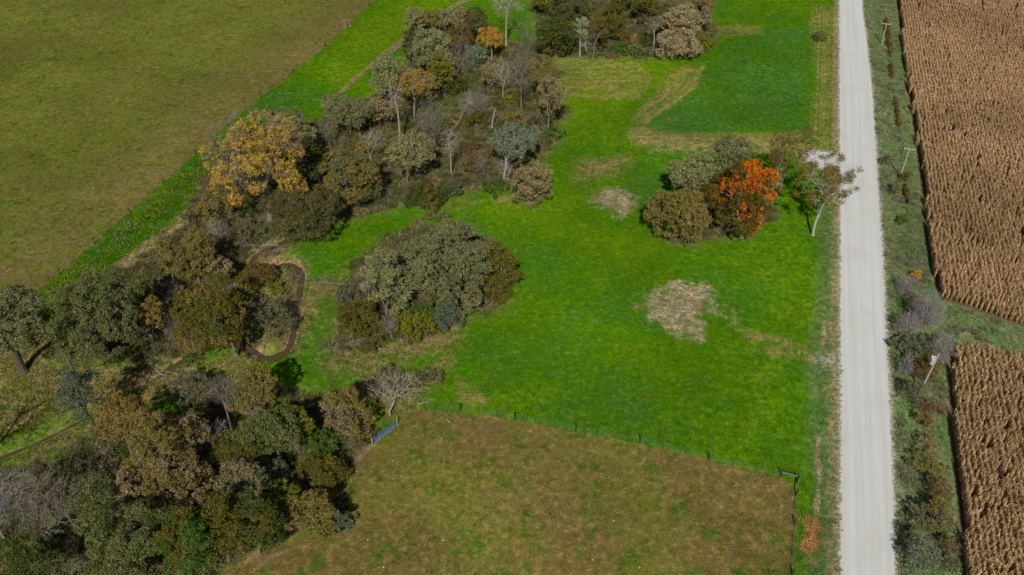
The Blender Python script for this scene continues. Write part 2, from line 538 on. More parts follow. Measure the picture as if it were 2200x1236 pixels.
    sh_c = N.mix(N.ss(nF, 0.40, 0.60), (0.22, 0.155, 0.095), (0.54, 0.49, 0.40))
    c = N.mix(N.math('MULTIPLY', shoulder, 0.8), c, sh_c)
    c = N.mix(N.ss(N.math('ADD', rd, N.math('MULTIPLY_ADD', edge_n, 2.2, -1.1)), -0.10, 0.14), c, gc)
    hh = N.math('ADD', N.math('MULTIPLY', nS, 0.7), N.math('MULTIPLY', nF, 0.5))
    road_in = N.ss(rd, -0.2, 0.3)
    hh = N.math('MULTIPLY', hh, N.math('MULTIPLY_ADD', road_in, -0.93, 1.0))
    N.bsdf(c, 0.97, 0.0, N.bump(hh, 0.8, 0.22))
    return N.mat


def leaf_material():
    N = NT("leaf")
    a = N.attr('tint').outputs['Color']
    nz = N.noise(N.pos(), 2.2, 2)
    c = N.scale(a, N.math('MULTIPLY_ADD', nz, 0.7, 0.65))
    d = N.n("ShaderNodeBsdfPrincipled")
    N.put(d.inputs['Base Color'], c)
    d.inputs['Roughness'].default_value = 0.75
    d.inputs['Specular IOR Level'].default_value = 0.12
    tr = N.n("ShaderNodeBsdfTranslucent")
    N.t.links.new(c, tr.inputs[0])
    mx = N.n("ShaderNodeMixShader")
    mx.inputs[0].default_value = 0.16
    N.t.links.new(d.outputs[0], mx.inputs[1]); N.t.links.new(tr.outputs[0], mx.inputs[2])
    N.t.links.new(mx.outputs[0], N.out.inputs[0])
    return N.mat


def tuft_material(name):
    N = NT(name)
    a = N.attr('tint', 'INSTANCER').outputs['Color']
    g = N.f('shade')
    c = N.scale(a, N.math('MULTIPLY_ADD', g, 0.7, 0.65))
    d = N.n("ShaderNodeBsdfDiffuse")
    N.t.links.new(c, d.inputs[0])
    tr = N.n("ShaderNodeBsdfTranslucent")
    N.t.links.new(c, tr.inputs[0])
    mx = N.n("ShaderNodeMixShader")
    mx.inputs[0].default_value = 0.2
    N.t.links.new(d.outputs[0], mx.inputs[1]); N.t.links.new(tr.outputs[0], mx.inputs[2])
    N.t.links.new(mx.outputs[0], N.out.inputs[0])
    return N.mat


def simple(name, col, rough=0.8, spec=0.2, vary=0.35, scale=3.0, metal=0.0, col2=None):
    N = NT(name)
    P = N.pos()
    nz = N.noise(P, scale, 4, 0.65)
    base = col if col2 is None else N.mix(N.ss(nz, 0.38, 0.62), col, col2)
    if col2 is None:
        rgb = N.n("ShaderNodeRGB"); rgb.outputs[0].default_value = (*col, 1); base = rgb.outputs[0]
    c = N.scale(base, N.math('MULTIPLY_ADD', nz, vary * 2, 1 - vary))
    N.bsdf(c, rough, spec, N.bump(nz, 0.5, 0.05), metal)
    return N.mat


M_GROUND = ground_material()
M_LEAF = leaf_material()
M_TUFT = tuft_material("grass_blade")
M_CORN = tuft_material("dry_corn")
M_BARK = {
    'grey': simple("bark_grey", (0.17, 0.145, 0.115), vary=0.4, scale=4.0),
    'dark': simple("bark_dark", (0.085, 0.068, 0.052), vary=0.4, scale=4.0),
    'pale': simple("bark_pale", (0.31, 0.27, 0.215), vary=0.35, scale=3.0),
    'white': simple("bark_white", (0.42, 0.40, 0.36), vary=0.3, scale=3.0, col2=(0.28, 0.26, 0.22)),
    'brown': simple("bark_brown", (0.17, 0.115, 0.075), vary=0.4, scale=4.0),
    'mauve': simple("bark_mauve", (0.23, 0.205, 0.205), vary=0.4, scale=4.0),
}
M_POST = simple("creosote_wood", (0.035, 0.03, 0.027), vary=0.4, scale=6.0)
M_GREYWOOD = simple("weathered_wood", (0.30, 0.27, 0.23), vary=0.35, scale=5.0)
M_POLE = simple("utility_pole_wood", (0.34, 0.31, 0.27), vary=0.25, scale=4.0)
M_STEEL = simple("galvanised_steel", (0.20, 0.22, 0.22), 0.5, 0.4, 0.2, 4.0, 0.3)
M_WIRE = simple("wire_steel", (0.22, 0.21, 0.20), 0.6, 0.3, 0.2, 4.0, 0.3)
M_TPOST = simple("steel_tpost", (0.055, 0.05, 0.04), 0.6, 0.3, 0.3, 5.0)
M_BLUE = simple("blue_gate_paint", (0.045, 0.20, 0.42), 0.45, 0.4, 0.15, 3.0)
M_STONE = simple("pale_stone", (0.42, 0.40, 0.35), 0.9, 0.1, 0.3, 4.0)
M_TRANSF = simple("transformer_paint", (0.33, 0.42, 0.48), 0.5, 0.4, 0.1, 3.0)
M_PORC = simple("porcelain", (0.75, 0.76, 0.74), 0.3, 0.5, 0.1, 3.0)


def water_material():
    N = NT("creek_water")
    nz = N.noise(N.pos(), 0.8, 3)
    b = N.bsdf(N.mix(nz, (0.060, 0.038, 0.022), (0.105, 0.070, 0.042)), 0.22, 0.35, N.bump(N.noise(N.pos(), 3.0, 3), 0.15, 0.03))
    return N.mat


M_WATER = water_material()

# ------------------------------------------------------------------ the ground
STEP = 0.5
x0, x1, y0, y1 = -178.0, 178.0, 46.0, 268.0
gx = np.arange(x0, x1 + 1e-6, STEP)
gy = np.arange(y0, y1 + 1e-6, STEP)
GX, GY = np.meshgrid(gx, gy)                       # rows = y
shape = GX.shape
fx, fy = GX.ravel(), GY.ravel()
px, py, _ = project(fx, fy, 0 * fx)
keepv = ((px > -180) & (px < 2380) & (py > -95) & (py < 1390)).reshape(shape)
idx_keep = np.where(keepv.ravel())[0]
LM = {k: v for k, v in land(fx[idx_keep], fy[idx_keep]).items()}
hz = height(fx[idx_keep], fy[idx_keep], LM)
remap = np.full(fx.shape, -1, np.int64)
remap[idx_keep] = np.arange(len(idx_keep))
ii = np.arange(shape[0] * shape[1]).reshape(shape)
quads = np.stack([ii[:-1, :-1], ii[:-1, 1:], ii[1:, 1:], ii[1:, :-1]], -1).reshape(-1, 4)
quads = remap[quads]
quads = quads[(quads >= 0).all(1)]
VX = np.stack([fx[idx_keep], fy[idx_keep], hz], 1)
ATTRS = {k: LM[k] for k in ('road', 'pn', 'ps', 'corn', 'wood', 'straw', 'soft', 'tan', 'dirt', 'rusty', 'hue', 'verge', 'lv', 'cl', 'ru', 'rv', 'sw')}


def fc(k):
    return LM[k][quads].mean(1)


zone = np.zeros(len(quads), int)                    # 0 meadow
zone[(fc('wood') > 0)] = 1
zone[(fc('verge') > 0.63) | ((fc('ru') > -4.5) & (fc('ru') < 0))] = 2
zone[fc('pn') > 0] = 3
zone[fc('ps') > 0] = 4
zone[fc('corn') > 0] = 5
zone[fc('road') > 0.05] = 6
ZN = {0: ('meadow', 'bright green meadow filling the middle of the view'),
      1: ('woodland_floor', 'brown leafy ground under the trees along the creek'),
      2: ('road_verge', 'grassy ditch and verge running along both sides of the gravel road'),
      3: ('pasture', 'olive brown pasture beyond the fence at upper left'),
      4: ('pasture', 'olive brown grazed pasture in the foreground below the fence'),
      5: ('field_soil', 'brown soil under the dry corn on the right'),
      6: ('gravel_road', 'pale grey gravel road running straight away on the right')}
for z, (nm, lb) in ZN.items():
    q = quads[zone == z]
    if not len(q):
        continue
    u, inv = np.unique(q, return_inverse=True)
    me = new_mesh(nm, VX[u], inv.reshape(q.shape), M_GROUND, {k: v[u] for k, v in ATTRS.items()}, smooth=True)
    tag(add(nm, me), lb, kind='structure')

# the country around, out to the horizon
bx = np.concatenate([np.linspace(-4000, -220, 24), np.arange(-210, 211, 10), np.linspace(220, 4000, 24)])
by = np.concatenate([np.linspace(-2500, -10, 16), np.arange(0, 331, 10), np.linspace(345, 5500, 26)])
BX, BY = np.meshgrid(bx, by)
qx, qy = BX.ravel(), BY.ravel()
bm_ = land(qx, qy)
pxx, pyy, dep_ = project(qx, qy, 0 * qx)
inside = (dep_ > 0) & (pxx > -190) & (pxx < 2390) & (pyy > -105) & (pyy < 1400)
far_h = np.where(inside, -2.2, height(qx, qy, bm_) - 0.25)
bi = np.arange(BX.size).reshape(BX.shape)
bq = np.stack([bi[:-1, :-1], bi[:-1, 1:], bi[1:, 1:], bi[1:, :-1]], -1).reshape(-1, 4)
me = new_mesh("ground", np.stack([qx, qy, far_h], 1), bq, M_GROUND, {k: bm_[k] for k in ATTRS}, smooth=True)
tag(add("ground", me), "farmland stretching away on all sides of the view", kind='structure')

# creek water
cw = CREEK
tang = np.gradient(cw, axis=0)
tang /= np.linalg.norm(tang, axis=1, keepdims=True) + 1e-9
nrm = np.stack([-tang[:, 1], tang[:, 0]], 1)
wv, wf = [], []
for i in range(len(cw)):
    hw = (0.45 if i > 0.8 * len(cw) else 1.0) * (0.22 + 0.68 * float(vnoise(np.array([i * 0.31]), np.array([0.5]))[0]) + 0.08 * math.sin(i * 2.1))
    zc = zat(*cw[i]) + 0.22
    wv += [(*(cw[i] + nrm[i] * hw), zc), (*(cw[i] - nrm[i] * hw), zc)]
    if i:
        wf.append((2 * i - 2, 2 * i - 1, 2 * i + 1, 2 * i))
wv = np.array(wv)
zs = wv[::2, 2].copy()
ker = np.ones(9) / 9
zs = np.convolve(np.pad(zs, 4, mode='edge'), ker, 'valid')
wv[::2, 2] = zs
wv[1::2, 2] = zs
tag(add("creek_water", new_mesh("creek_water", wv, np.array(wf), M_WATER, smooth=True)), "narrow muddy brown creek winding through the trees at left", kind='structure')

# ------------------------------------------------------------------ branches and leaves
def tubes(P0, P1, P2, r0, r1, sides):
    """Many three-point tapered tubes at once."""
    n = len(P0)
    if n == 0:
        return np.zeros((0, 3)), np.zeros((0, 4), int)
    d = P2 - P0
    d = d / (np.linalg.norm(d, axis=1, keepdims=True) + 1e-9)
    ref = np.where(np.abs(d[:, 2:3]) > 0.9, np.array([[1.0, 0, 0]]), np.array([[0, 0, 1.0]]))
    a = np.cross(d, ref)
    a /= np.linalg.norm(a, axis=1, keepdims=True) + 1e-9
    b = np.cross(d, a)
    ang = np.arange(sides) * 2 * math.pi / sides
    ring = a[:, None, :] * np.cos(ang)[None, :, None] + b[:, None, :] * np.sin(ang)[None, :, None]
    rm = (r0 + r1) / 2
    V = np.stack([P0[:, None] + ring * r0[:, None, None], P1[:, None] + ring * rm[:, None, None], P2[:, None] + ring * r1[:, None, None]], 1)
    V = V.reshape(-1, 3)
    s = np.arange(sides)
    base = []
    for k in range(2):
        base.append(np.stack([k * sides + s, k * sides + (s + 1) % sides, (k + 1) * sides + (s + 1) % sides, (k + 1) * sides + s], 1))
    base = np.concatenate(base)
    F = (base[None] + (np.arange(n) * 3 * sides)[:, None, None]).reshape(-1, 4)
    return V, F


def grow(cur, T, r, segs, rng, rmin, frac=0.45, wob=0.12, k=3):
    """Branch from cur towards all the target points T."""
    n = len(T)
    if n == 1:
        segs.append((cur, T[0], r, rmin * 0.7))
        return
    kk = min(k if rng.random() < 0.7 else 2, n)
    seeds = T[rng.choice(n, kk, replace=False)]
    lab = np.argmin(((T[:, None] - seeds[None]) ** 2).sum(2), 1)
    for j in range(kk):
        S = T[lab == j]
        if len(S) == 0:
            continue
        c = S.mean(0)
        node = cur + (c - cur) * (frac + rng.uniform(-0.08, 0.08))
        L = np.linalg.norm(node - cur)
        node = node + rng.normal(0, wob * L, 3)
        rc = max(rmin, r * (len(S) / n) ** 0.42)
        segs.append((cur, node, max(rc * 1.12, rmin), rc))
        grow(node, S, rc, segs, rng, rmin, frac, wob, k)


def seg_mesh(segs, rng, wob=0.07):
    P0 = np.array([s[0] for s in segs]); P2 = np.array([s[1] for s in segs])
    r0 = np.array([s[2] for s in segs]); r1 = np.array([s[3] for s in segs])
    L = np.linalg.norm(P2 - P0, axis=1, keepdims=True)
    P1 = (P0 + P2) / 2 + rng.normal(0, 1, P0.shape) * L * wob
    thick = r0 > 0.07
    Va, Fa = tubes(P0[thick], P1[thick], P2[thick], r0[thick], r1[thick], 6)
    Vb, Fb = tubes(P0[~thick], P1[~thick], P2[~thick], r0[~thick], r1[~thick], 3)
    return np.concatenate([Va, Vb]), np.concatenate([Fa, Fb + len(Va)])


def path_tube(P, R, sides=9):
    """One smooth tapered tube along the points P."""
    P = np.asarray(P, float)
    T = np.gradient(P, axis=0)
    T /= np.linalg.norm(T, axis=1, keepdims=True) + 1e-9
    a = np.array([1.0, 0, 0]); V = []
    ang = np.arange(sides) * 2 * math.pi / sides
    for i in range(len(P)):
        a = a - T[i] * (a @ T[i]); a /= np.linalg.norm(a) + 1e-9
        b = np.cross(T[i], a)
        V.append(P[i] + (np.cos(ang)[:, None] * a + np.sin(ang)[:, None] * b) * R[i])
    V = np.concatenate(V)
    s = np.arange(sides)
    F = np.concatenate([np.stack([k * sides + s, k * sides + (s + 1) % sides, (k + 1) * sides + (s + 1) % sides, (k + 1) * sides + s], 1) for k in range(len(P) - 1)])
    return V, F


def trunk_path(p0, p1, r0, r1, rng, n=9):
    """A trunk that leaves the ground upright, flares at the foot and bends to its fork."""
    L = np.linalg.norm(p1 - p0)
    c = p0 + np.array([0, 0, 0.55 * (p1[2] - p0[2])]) + rng.normal(0, 0.05 * L, 3) * np.array([1, 1, 0])
    t = np.linspace(0, 1, n)[:, None]
    P = (1 - t) ** 2 * p0 + 2 * t * (1 - t) * c + t * t * p1
    t = t[:, 0]
    R = r0 + (r1 - r0) * t + r0 * 0.55 * np.exp(-t * n * 0.9)
    return path_tube(P, R)


def unit(rng, n):
    v = rng.normal(0, 1, (n, 3))
    return v / (np.linalg.norm(v, axis=1, keepdims=True) + 1e-9)


PAL = {  # (linear colour, weight)
    'oak_pale': [((0.205, 0.212, 0.100), 5), ((0.125, 0.145, 0.045), 3), ((0.270, 0.255, 0.140), 2)],
    'oak_grey': [((0.150, 0.155, 0.075), 5), ((0.100, 0.115, 0.045), 3), ((0.195, 0.180, 0.095), 2)],
    'oak_green': [((0.115, 0.128, 0.045), 5), ((0.075, 0.098, 0.025), 3), ((0.170, 0.160, 0.075), 2)],
    'olive_gold': [((0.172, 0.138, 0.038), 5), ((0.128, 0.116, 0.028), 3), ((0.215, 0.160, 0.052), 2)],
    'tan': [((0.265, 0.200, 0.110), 5), ((0.190, 0.145, 0.075), 3), ((0.150, 0.120, 0.050), 2)],
    'pale_tan': [((0.340, 0.270, 0.165), 5), ((0.240, 0.190, 0.110), 3), ((0.200, 0.170, 0.085), 2)],
    'gold': [((0.420, 0.225, 0.025), 5), ((0.320, 0.170, 0.020), 3), ((0.270, 0.200, 0.050), 2)],
    'gold_tree': [((0.400, 0.262, 0.040), 6), ((0.320, 0.225, 0.070), 3), ((0.450, 0.245, 0.022), 2)],
    'gold_brown': [((0.235, 0.158, 0.036), 5), ((0.180, 0.130, 0.036), 4), ((0.140, 0.115, 0.032), 2)],
    'maple_green': [((0.075, 0.068, 0.009), 5), ((0.048, 0.058, 0.009), 4), ((0.150, 0.080, 0.010), 2)],
    'orange': [((0.600, 0.130, 0.006), 5), ((0.480, 0.105, 0.006), 4), ((0.400, 0.140, 0.012), 3)],
    'road_tree': [((0.150, 0.118, 0.020), 5), ((0.095, 0.090, 0.018), 4), ((0.250, 0.125, 0.015), 2)],
    'dark_green': [((0.055, 0.078, 0.015), 5), ((0.038, 0.060, 0.012), 3), ((0.090, 0.095, 0.022), 3)],
    'dark_olive': [((0.088, 0.088, 0.028), 5), ((0.060, 0.066, 0.020), 3), ((0.120, 0.110, 0.040), 3)],
    'fresh_green': [((0.055, 0.115, 0.015), 5), ((0.035, 0.085, 0.012), 3), ((0.110, 0.130, 0.018), 2)],
    'yellow_green': [((0.175, 0.165, 0.012), 5), ((0.115, 0.125, 0.012), 4), ((0.075, 0.095, 0.014), 2)],
    'rust_green': [((0.105, 0.092, 0.014), 5), ((0.072, 0.080, 0.012), 4), ((0.145, 0.105, 0.014), 2)],
    'willow': [((0.145, 0.175, 0.120), 5), ((0.110, 0.140, 0.085), 4), ((0.180, 0.200, 0.140), 2)],
    'blue_willow': [((0.085, 0.110, 0.075), 5), ((0.060, 0.085, 0.050), 4), ((0.120, 0.140, 0.095), 2)],
    'rust': [((0.145, 0.090, 0.020), 5), ((0.112, 0.080, 0.024), 4), ((0.090, 0.078, 0.026), 2)],
    'brown': [((0.150, 0.110, 0.060), 5), ((0.110, 0.085, 0.045), 4), ((0.100, 0.095, 0.035), 2)],
    'mauve': [((0.215, 0.200, 0.205), 5), ((0.165, 0.155, 0.160), 4), ((0.220, 0.195, 0.150), 2)],
    'grey_green': [((0.120, 0.120, 0.070), 5), ((0.085, 0.090, 0.045), 4), ((0.160, 0.145, 0.100), 2)],
    'red_brown': [((0.220, 0.105, 0.060), 5), ((0.160, 0.090, 0.055), 4), ((0.120, 0.100, 0.060), 2)],
    'pale_birch': [((0.230, 0.250, 0.160), 5), ((0.170, 0.190, 0.110), 4), ((0.270, 0.270, 0.190), 2)],
}


def leaves_mesh(C, Nn, size, cols, rng, asp=0.62):
    n = len(C)
    nn = Nn * 0.5 + unit(rng, n) * 0.85 + np.array([0, 0, 0.15])
    nn /= np.linalg.norm(nn, axis=1, keepdims=True) + 1e-9
    t = np.cross(nn, unit(rng, n))
    t /= np.linalg.norm(t, axis=1, keepdims=True) + 1e-9
    b = np.cross(nn, t)
    s = (size * rng.uniform(0.6, 1.35, n))[:, None]
    V = np.stack([C - t * s * 0.5, C + b * s * 0.5 * asp + nn * s * 0.12, C + t * s * 0.5, C - b * s * 0.5 * asp + nn * s * 0.12], 1).reshape(-1, 3)
    F = np.arange(4 * n).reshape(-1, 4)
    return V, F, np.repeat(cols, 4, 0)


def crown_points(c, Rx, Ry, Rz, rng, lobe_f=0.27, sprig=0.42, dens=1.0, leaf=0.32, low=-0.55, gaps=0.12, shell=0.8, thin=1.0):
    """Lobes -> sprigs -> leaves. Returns leaf centres, normals, per-leaf lobe and sprig ids, lobe centres."""
    Rm = (Rx * Ry * Rz) ** (1 / 3)
    nl = int(np.clip(18 + Rm * 8, 14, 70))
    # spread lobes by rejection
    cand = unit(rng, nl * 14)
    cand[:, 2] = np.where(cand[:, 2] < low, -cand[:, 2] * 0.6, cand[:, 2])
    pts = []
    ph = rng.uniform(0, 6.28, 2)
    dmin = lobe_f * 1.12
    for v in cand:
        rr = rng.uniform(shell - 0.38, shell + 0.06) if rng.random() < 0.82 else rng.uniform(0.05, 0.45)
        rr *= 0.72 + 0.5 * (0.5 + 0.5 * math.sin(ph[0] + 2.3 * v[0] + 1.7 * v[2]) * math.cos(ph[1] + 2.1 * v[1] - 1.3 * v[0]))
        p = v * rr
        if all(((p - q) ** 2).sum() > (dmin + 0.08 * rng.random()) ** 2 for q in pts):
            pts.append(p)
        if len(pts) >= nl:
            break
    L = np.array(pts)
    L = L[rng.random(len(L)) > gaps]
    rl = rng.uniform(0.72, 1.12, len(L)) * lobe_f
    S, SN, SL = [], [], []
    R3 = np.array([Rx, Ry, Rz])
    for i in range(len(L)):
        rad = rl[i] * Rm
        ns = max(6, int(4 * math.pi * rad * rad / (sprig * sprig * 1.9) * thin))
        u = unit(rng, ns)
        u[:, 2] = np.where(rng.random(ns) < 0.45, np.abs(u[:, 2]), u[:, 2])
        od = L[i] * R3
        od = od / (np.linalg.norm(od) + 1e-6) + np.array([0, 0, 0.35])
        u = u[(u @ od) > rng.uniform(-0.6, 0.35, ns)]
        ns = len(u)
        far = np.where(rng.random((ns, 1)) < 0.07, rng.uniform(1.05, 1.4, (ns, 1)), rng.uniform(0.62, 1.02, (ns, 1)))
        p = L[i] * R3 + u * rad * far * np.array([1, 1, 0.85])
        # drop sprigs buried well inside other lobes
        q = p / R3
        dd = ((q[:, None] - L[None]) ** 2).sum(2) / (rl[None] ** 2)
        dd[:, i] = 9
        ok = (dd.min(1) > 0.40) if len(L) > 1 else np.ones(ns, bool)
        S.append(p[ok]); SN.append(u[ok]); SL.append(np.full(ok.sum(), i))
    S, SN, SL = np.concatenate(S), np.concatenate(SN), np.concatenate(SL)
    per = max(3, int(round(7.5 * dens * (sprig / leaf) ** 2 * 0.62)))
    ids = np.repeat(np.arange(len(S)), per)
    u = unit(rng, len(ids))
    C = S[ids] + u * sprig * rng.uniform(0.35, 1.0, (len(ids), 1)) * 0.85
    Nn = SN[ids] * 0.7 + u * 0.6
    return C + c, Nn, SL[ids], ids, L * R3 + c, S + c


def pick_cols(pal, lobe, sprig, rng, patch=None):
    cols = np.array([p[0] for p in PAL[pal]])
    w = np.array([p[1] for p in PAL[pal]], float)
    nl = int(lobe.max()) + 1
    bias = rng.dirichlet(w * 0.9, nl)
    ns = int(sprig.max()) + 1
    u = rng.random(len(lobe))
    pr = bias[lobe] * 0.55 + (w / w.sum())[None] * 0.45
    cum = np.cumsum(pr, 1)
    k = (u[:, None] > cum).sum(1).clip(0, len(w) - 1)
    sp = rng.uniform(0.78, 1.22, ns)[sprig]
    c = cols[k] * np.array([1.22, 1.22, 1.08]) * (sp * rng.uniform(0.75, 1.25, len(lobe)))[:, None]
    if patch is not None:
        cols2 = np.array([p[0] for p in PAL[patch[0]]])
        k2 = rng.integers(0, len(cols2), len(lobe))
        sel = patch[1]
        c[sel] = cols2[k2[sel]] * 1.15 * (sp[sel] * rng.uniform(0.8, 1.2, sel.sum()))[:, None]
    return c


def crown_box(bx, by, box):
    """Base point, crown centre (relative) and semi-axes from the crown's outline in the photo."""
    b = G(bx, by)
    z = zat(*b)
    x0, y0, x1, y1 = box
    cx, cy = (x0 + x1) / 2, (y0 + y1) / 2
    d = ray(cx, cy)
    t = b[1] / d[1]
    C = np.array([d[0] * t, b[1], CAM_H + d[2] * t])
    dep = C[1] * CP - (C[2] - CAM_H) * SP
    s = FPX / dep
    phi = math.atan2(CAM_H - C[2], C[1])
    k = 1.2 if (by > 780 and bx < 800) else 1.1
    R = (x1 - x0) / 2 / s * k
    hh = (y1 - y0) / 2 / s * (k - 0.03)
    Ry = min(R, hh / math.sin(phi) * 0.85)
    Rz = math.sqrt(max(hh * hh - (Ry * math.sin(phi)) ** 2, (0.35 * hh) ** 2)) / math.cos(phi)
    Rz = min(Rz, 2.2 * R)
    c = C - np.array([b[0], b[1], z])
    c[2] = max(c[2], Rz * 0.55)
    return np.array([b[0], b[1], z]), c, R, Ry, Rz


_seed = [100]


def leafy(name, bx, by, box, pal, label, cat='tree', bark='grey', dens=1.0, leaf=None, sprig=None, lobe=0.27, gaps=0.16, patch=None, low=-0.55,
          trunk_r=None, thin=1.0, twigs=45, forks=None, group=None, shell=0.8, bare_tips=0, drop=None):
    _seed[0] += 1
    rng = np.random.default_rng(_seed[0])
    base, c, Rx, Ry, Rz = crown_box(bx, by, box)
    dist = math.hypot(base[1], CAM_H)
    leaf = leaf or 0.105 + 0.00095 * dist
    sprig = sprig or min(0.50, 0.22 + 0.09 * Rx ** 0.5)
    C, Nn, lo, sp, lobes, sprigs = crown_points(c, Rx, Ry, Rz, rng, lobe, sprig, dens, leaf, low, gaps, shell, thin)
    keep = C[:, 2] > 0.03
    if drop:
        keep &= ~drop((C - c) / np.array([Rx, Ry, Rz]), lo, sp, rng)
    C, Nn, lo, sp = C[keep], Nn[keep], lo[keep], sp[keep]
    pt = None
    if patch:
        pal2, fn = patch
        pt = (pal2, fn((C - c) / np.array([Rx, Ry, Rz]), lo, sp, rng))
    cols = pick_cols(pal, lo, sp, rng, pt)
    V, F, cc = leaves_mesh(C, Nn, leaf, cols, rng)
    root = add(name, None, loc=base)
    tag(root, label, cat, group)
    H = c[2] + Rz
    tr = 0.88 * (trunk_r or max(0.05, 0.018 * H))
    segs = []
    fork = np.array([c[0] * 0.30, c[1] * 0.3, max(0.12 * H, min(c[2] - 0.75 * Rz, 0.42 * H))])
    if forks:
        fork = np.array([c[0] * forks, c[1] * forks, H * forks])
    b0 = np.array([0, 0, -0.25])
    T = lobes
    if twigs:
        T = np.concatenate([lobes, sprigs[rng.choice(len(sprigs), min(twigs, len(sprigs)), replace=False)]])
    if bare_tips:
        u = unit(rng, bare_tips); u[:, 2] = np.abs(u[:, 2])
        T = np.concatenate([T, c + u * np.array([Rx, Ry, Rz]) * rng.uniform(0.9, 1.1, (bare_tips, 1))])
    grow(fork, T, tr * 0.8, segs, rng, 0.022)
    tv, tf = seg_mesh(segs, rng, 0.05)
    pv, pf = trunk_path(b0, fork, tr * 1.05, tr * 0.82, rng)
    tv, tf = np.concatenate([tv, pv]), np.concatenate([tf, pf + len(tv)])
    isbush = cat == 'shrub'
    add('stem' if isbush else 'trunk', new_mesh('trunk', tv, tf, M_BARK[bark]), root)
    add('foliage' if isbush else 'crown', new_mesh('crown', V, F, M_LEAF, {'tint': cc}), root)
    return root


def shrub(box, pal, label, name='shrub', **kw):
    x0, y0, x1, y1 = box
    kw.setdefault('low', -0.3)
    kw.setdefault('bark', 'brown')
    kw.setdefault('cat', 'shrub')
    by = y1 - 0.26 * (y1 - y0)
    return leafy(name, (x0 + x1) / 2, by, box, pal, label, **kw)


def bare(name, bx, by, box, label, bark='grey', tips=260, trunk_r=None, forks=0.3, leafpal=None, nleaf=0, stems=1, cat='tree', rmin=0.013, cluster=0, wob=0.12):
    """A tree with few or no leaves: trunk, limbs and twigs filling its outline."""
    _seed[0] += 1
    rng = np.random.default_rng(_seed[0])
    base, c, Rx, Ry, Rz = crown_box(bx, by, box)
    H = c[2] + Rz
    tips = int(tips * 1.9) if tips > 20 else tips
    u = unit(rng, tips)
    rad = rng.random((tips, 1)) ** 0.42
    T = c + u * rad * np.array([Rx, Ry, Rz])
    T[:, 2] = np.maximum(T[:, 2], 0.25 * H * rng.uniform(0.6, 1.2, tips))
    tr = 0.8 * (trunk_r or max(0.05, 0.0155 * H))
    root = add(name, None, loc=base)
    tag(root, label, cat)
    segs, trunks = [], []
    ang = rng.uniform(0, 6.28)
    lab = np.zeros(tips, int)
    if stems > 1:
        a = (np.arctan2(T[:, 1] - c[1], T[:, 0] - c[0]) - ang) % (2 * math.pi)
        lab = (a / (2 * math.pi) * stems).astype(int).clip(0, stems - 1)
    for s in range(stems):
        S = T[lab == s]
        if not len(S):
            continue
        cm = S.mean(0)
        off = np.zeros(3)
        if stems > 1:
            off[:2] = (cm[:2] - c[:2]) * 0.12 + rng.normal(0, 0.05, 2)
        fk = off + (cm - off) * forks
        fk[2] = H * forks * rng.uniform(0.8, 1.2)
        r_ = tr / stems ** 0.5
        p0 = off + np.array([0, 0, -0.25])
        trunks.append(trunk_path(p0, fk, r_ * 1.08, r_ * 0.9, rng))
        grow(fk, S, r_ * 0.88, segs, rng, rmin, 0.42, wob)
    tv, tf = seg_mesh(segs, rng, 0.06)
    for pv, pf in trunks:
        tf = np.concatenate([tf, pf + len(tv)])
        tv = np.concatenate([tv, pv])
    shr = cat == 'shrub'
    add('stem' if shr else 'trunk', new_mesh('trunk', tv, tf, M_BARK[bark]), root)
    if nleaf:
        leaf = 0.105 + 0.00095 * math.hypot(base[1], CAM_H)
        if cluster:
            up_ = np.where(T[:, 2] > c[2] - 0.55 * Rz)[0]
            up_ = rng.choice(up_, min(cluster, len(up_)), replace=False)
            ti = T[up_[rng.integers(0, len(up_), nleaf)]] + rng.normal(0, 0.34, (nleaf, 3)) * np.array([1, 1, 0.7])
        else:
            ti = T[rng.integers(0, tips, nleaf)] + rng.normal(0, 0.22, (nleaf, 3))
        cols = pick_cols(leafpal, rng.integers(0, 12, nleaf), rng.integers(0, 200, nleaf), rng)
        V, F, cc = leaves_mesh(ti, unit(rng, nleaf), leaf * 0.85, cols, rng)
        add('foliage' if shr else 'crown', new_mesh('crown', V, F, M_LEAF, {'tint': cc}), root)
    return root

# ------------------------------------------------------------------ trees: right-hand clump beside the drive
def maple_patch(q, lo, sp, rng):
    """Orange where the crown has turned: upper right, upper left lobe, and low on the right."""
    jit = rng.normal(0, 0.09, int(lo.max()) + 1)[lo] + rng.normal(0, 0.10, int(sp.max()) + 1)[sp]
    u, v = q[:, 0] + jit, 0.76 * q[:, 2] + 0.6 * q[:, 1]
    a = (v > 0.08) & (u > -0.04)
    b = (u > 0.36) & (v < -0.30)
    c = (np.abs(u + 0.42) < 0.20) & (np.abs(v - 0.22) < 0.28)
    d = (np.abs(u - 0.02) < 0.10) & (np.abs(v + 0.42) < 0.13)
    e = (u > 0.0) & (rng.random(int(lo.max()) + 1)[lo] < 0.35)
    return (a | b | c | d | e) & (rng.random(int(sp.max()) + 1)[sp] < 0.78)


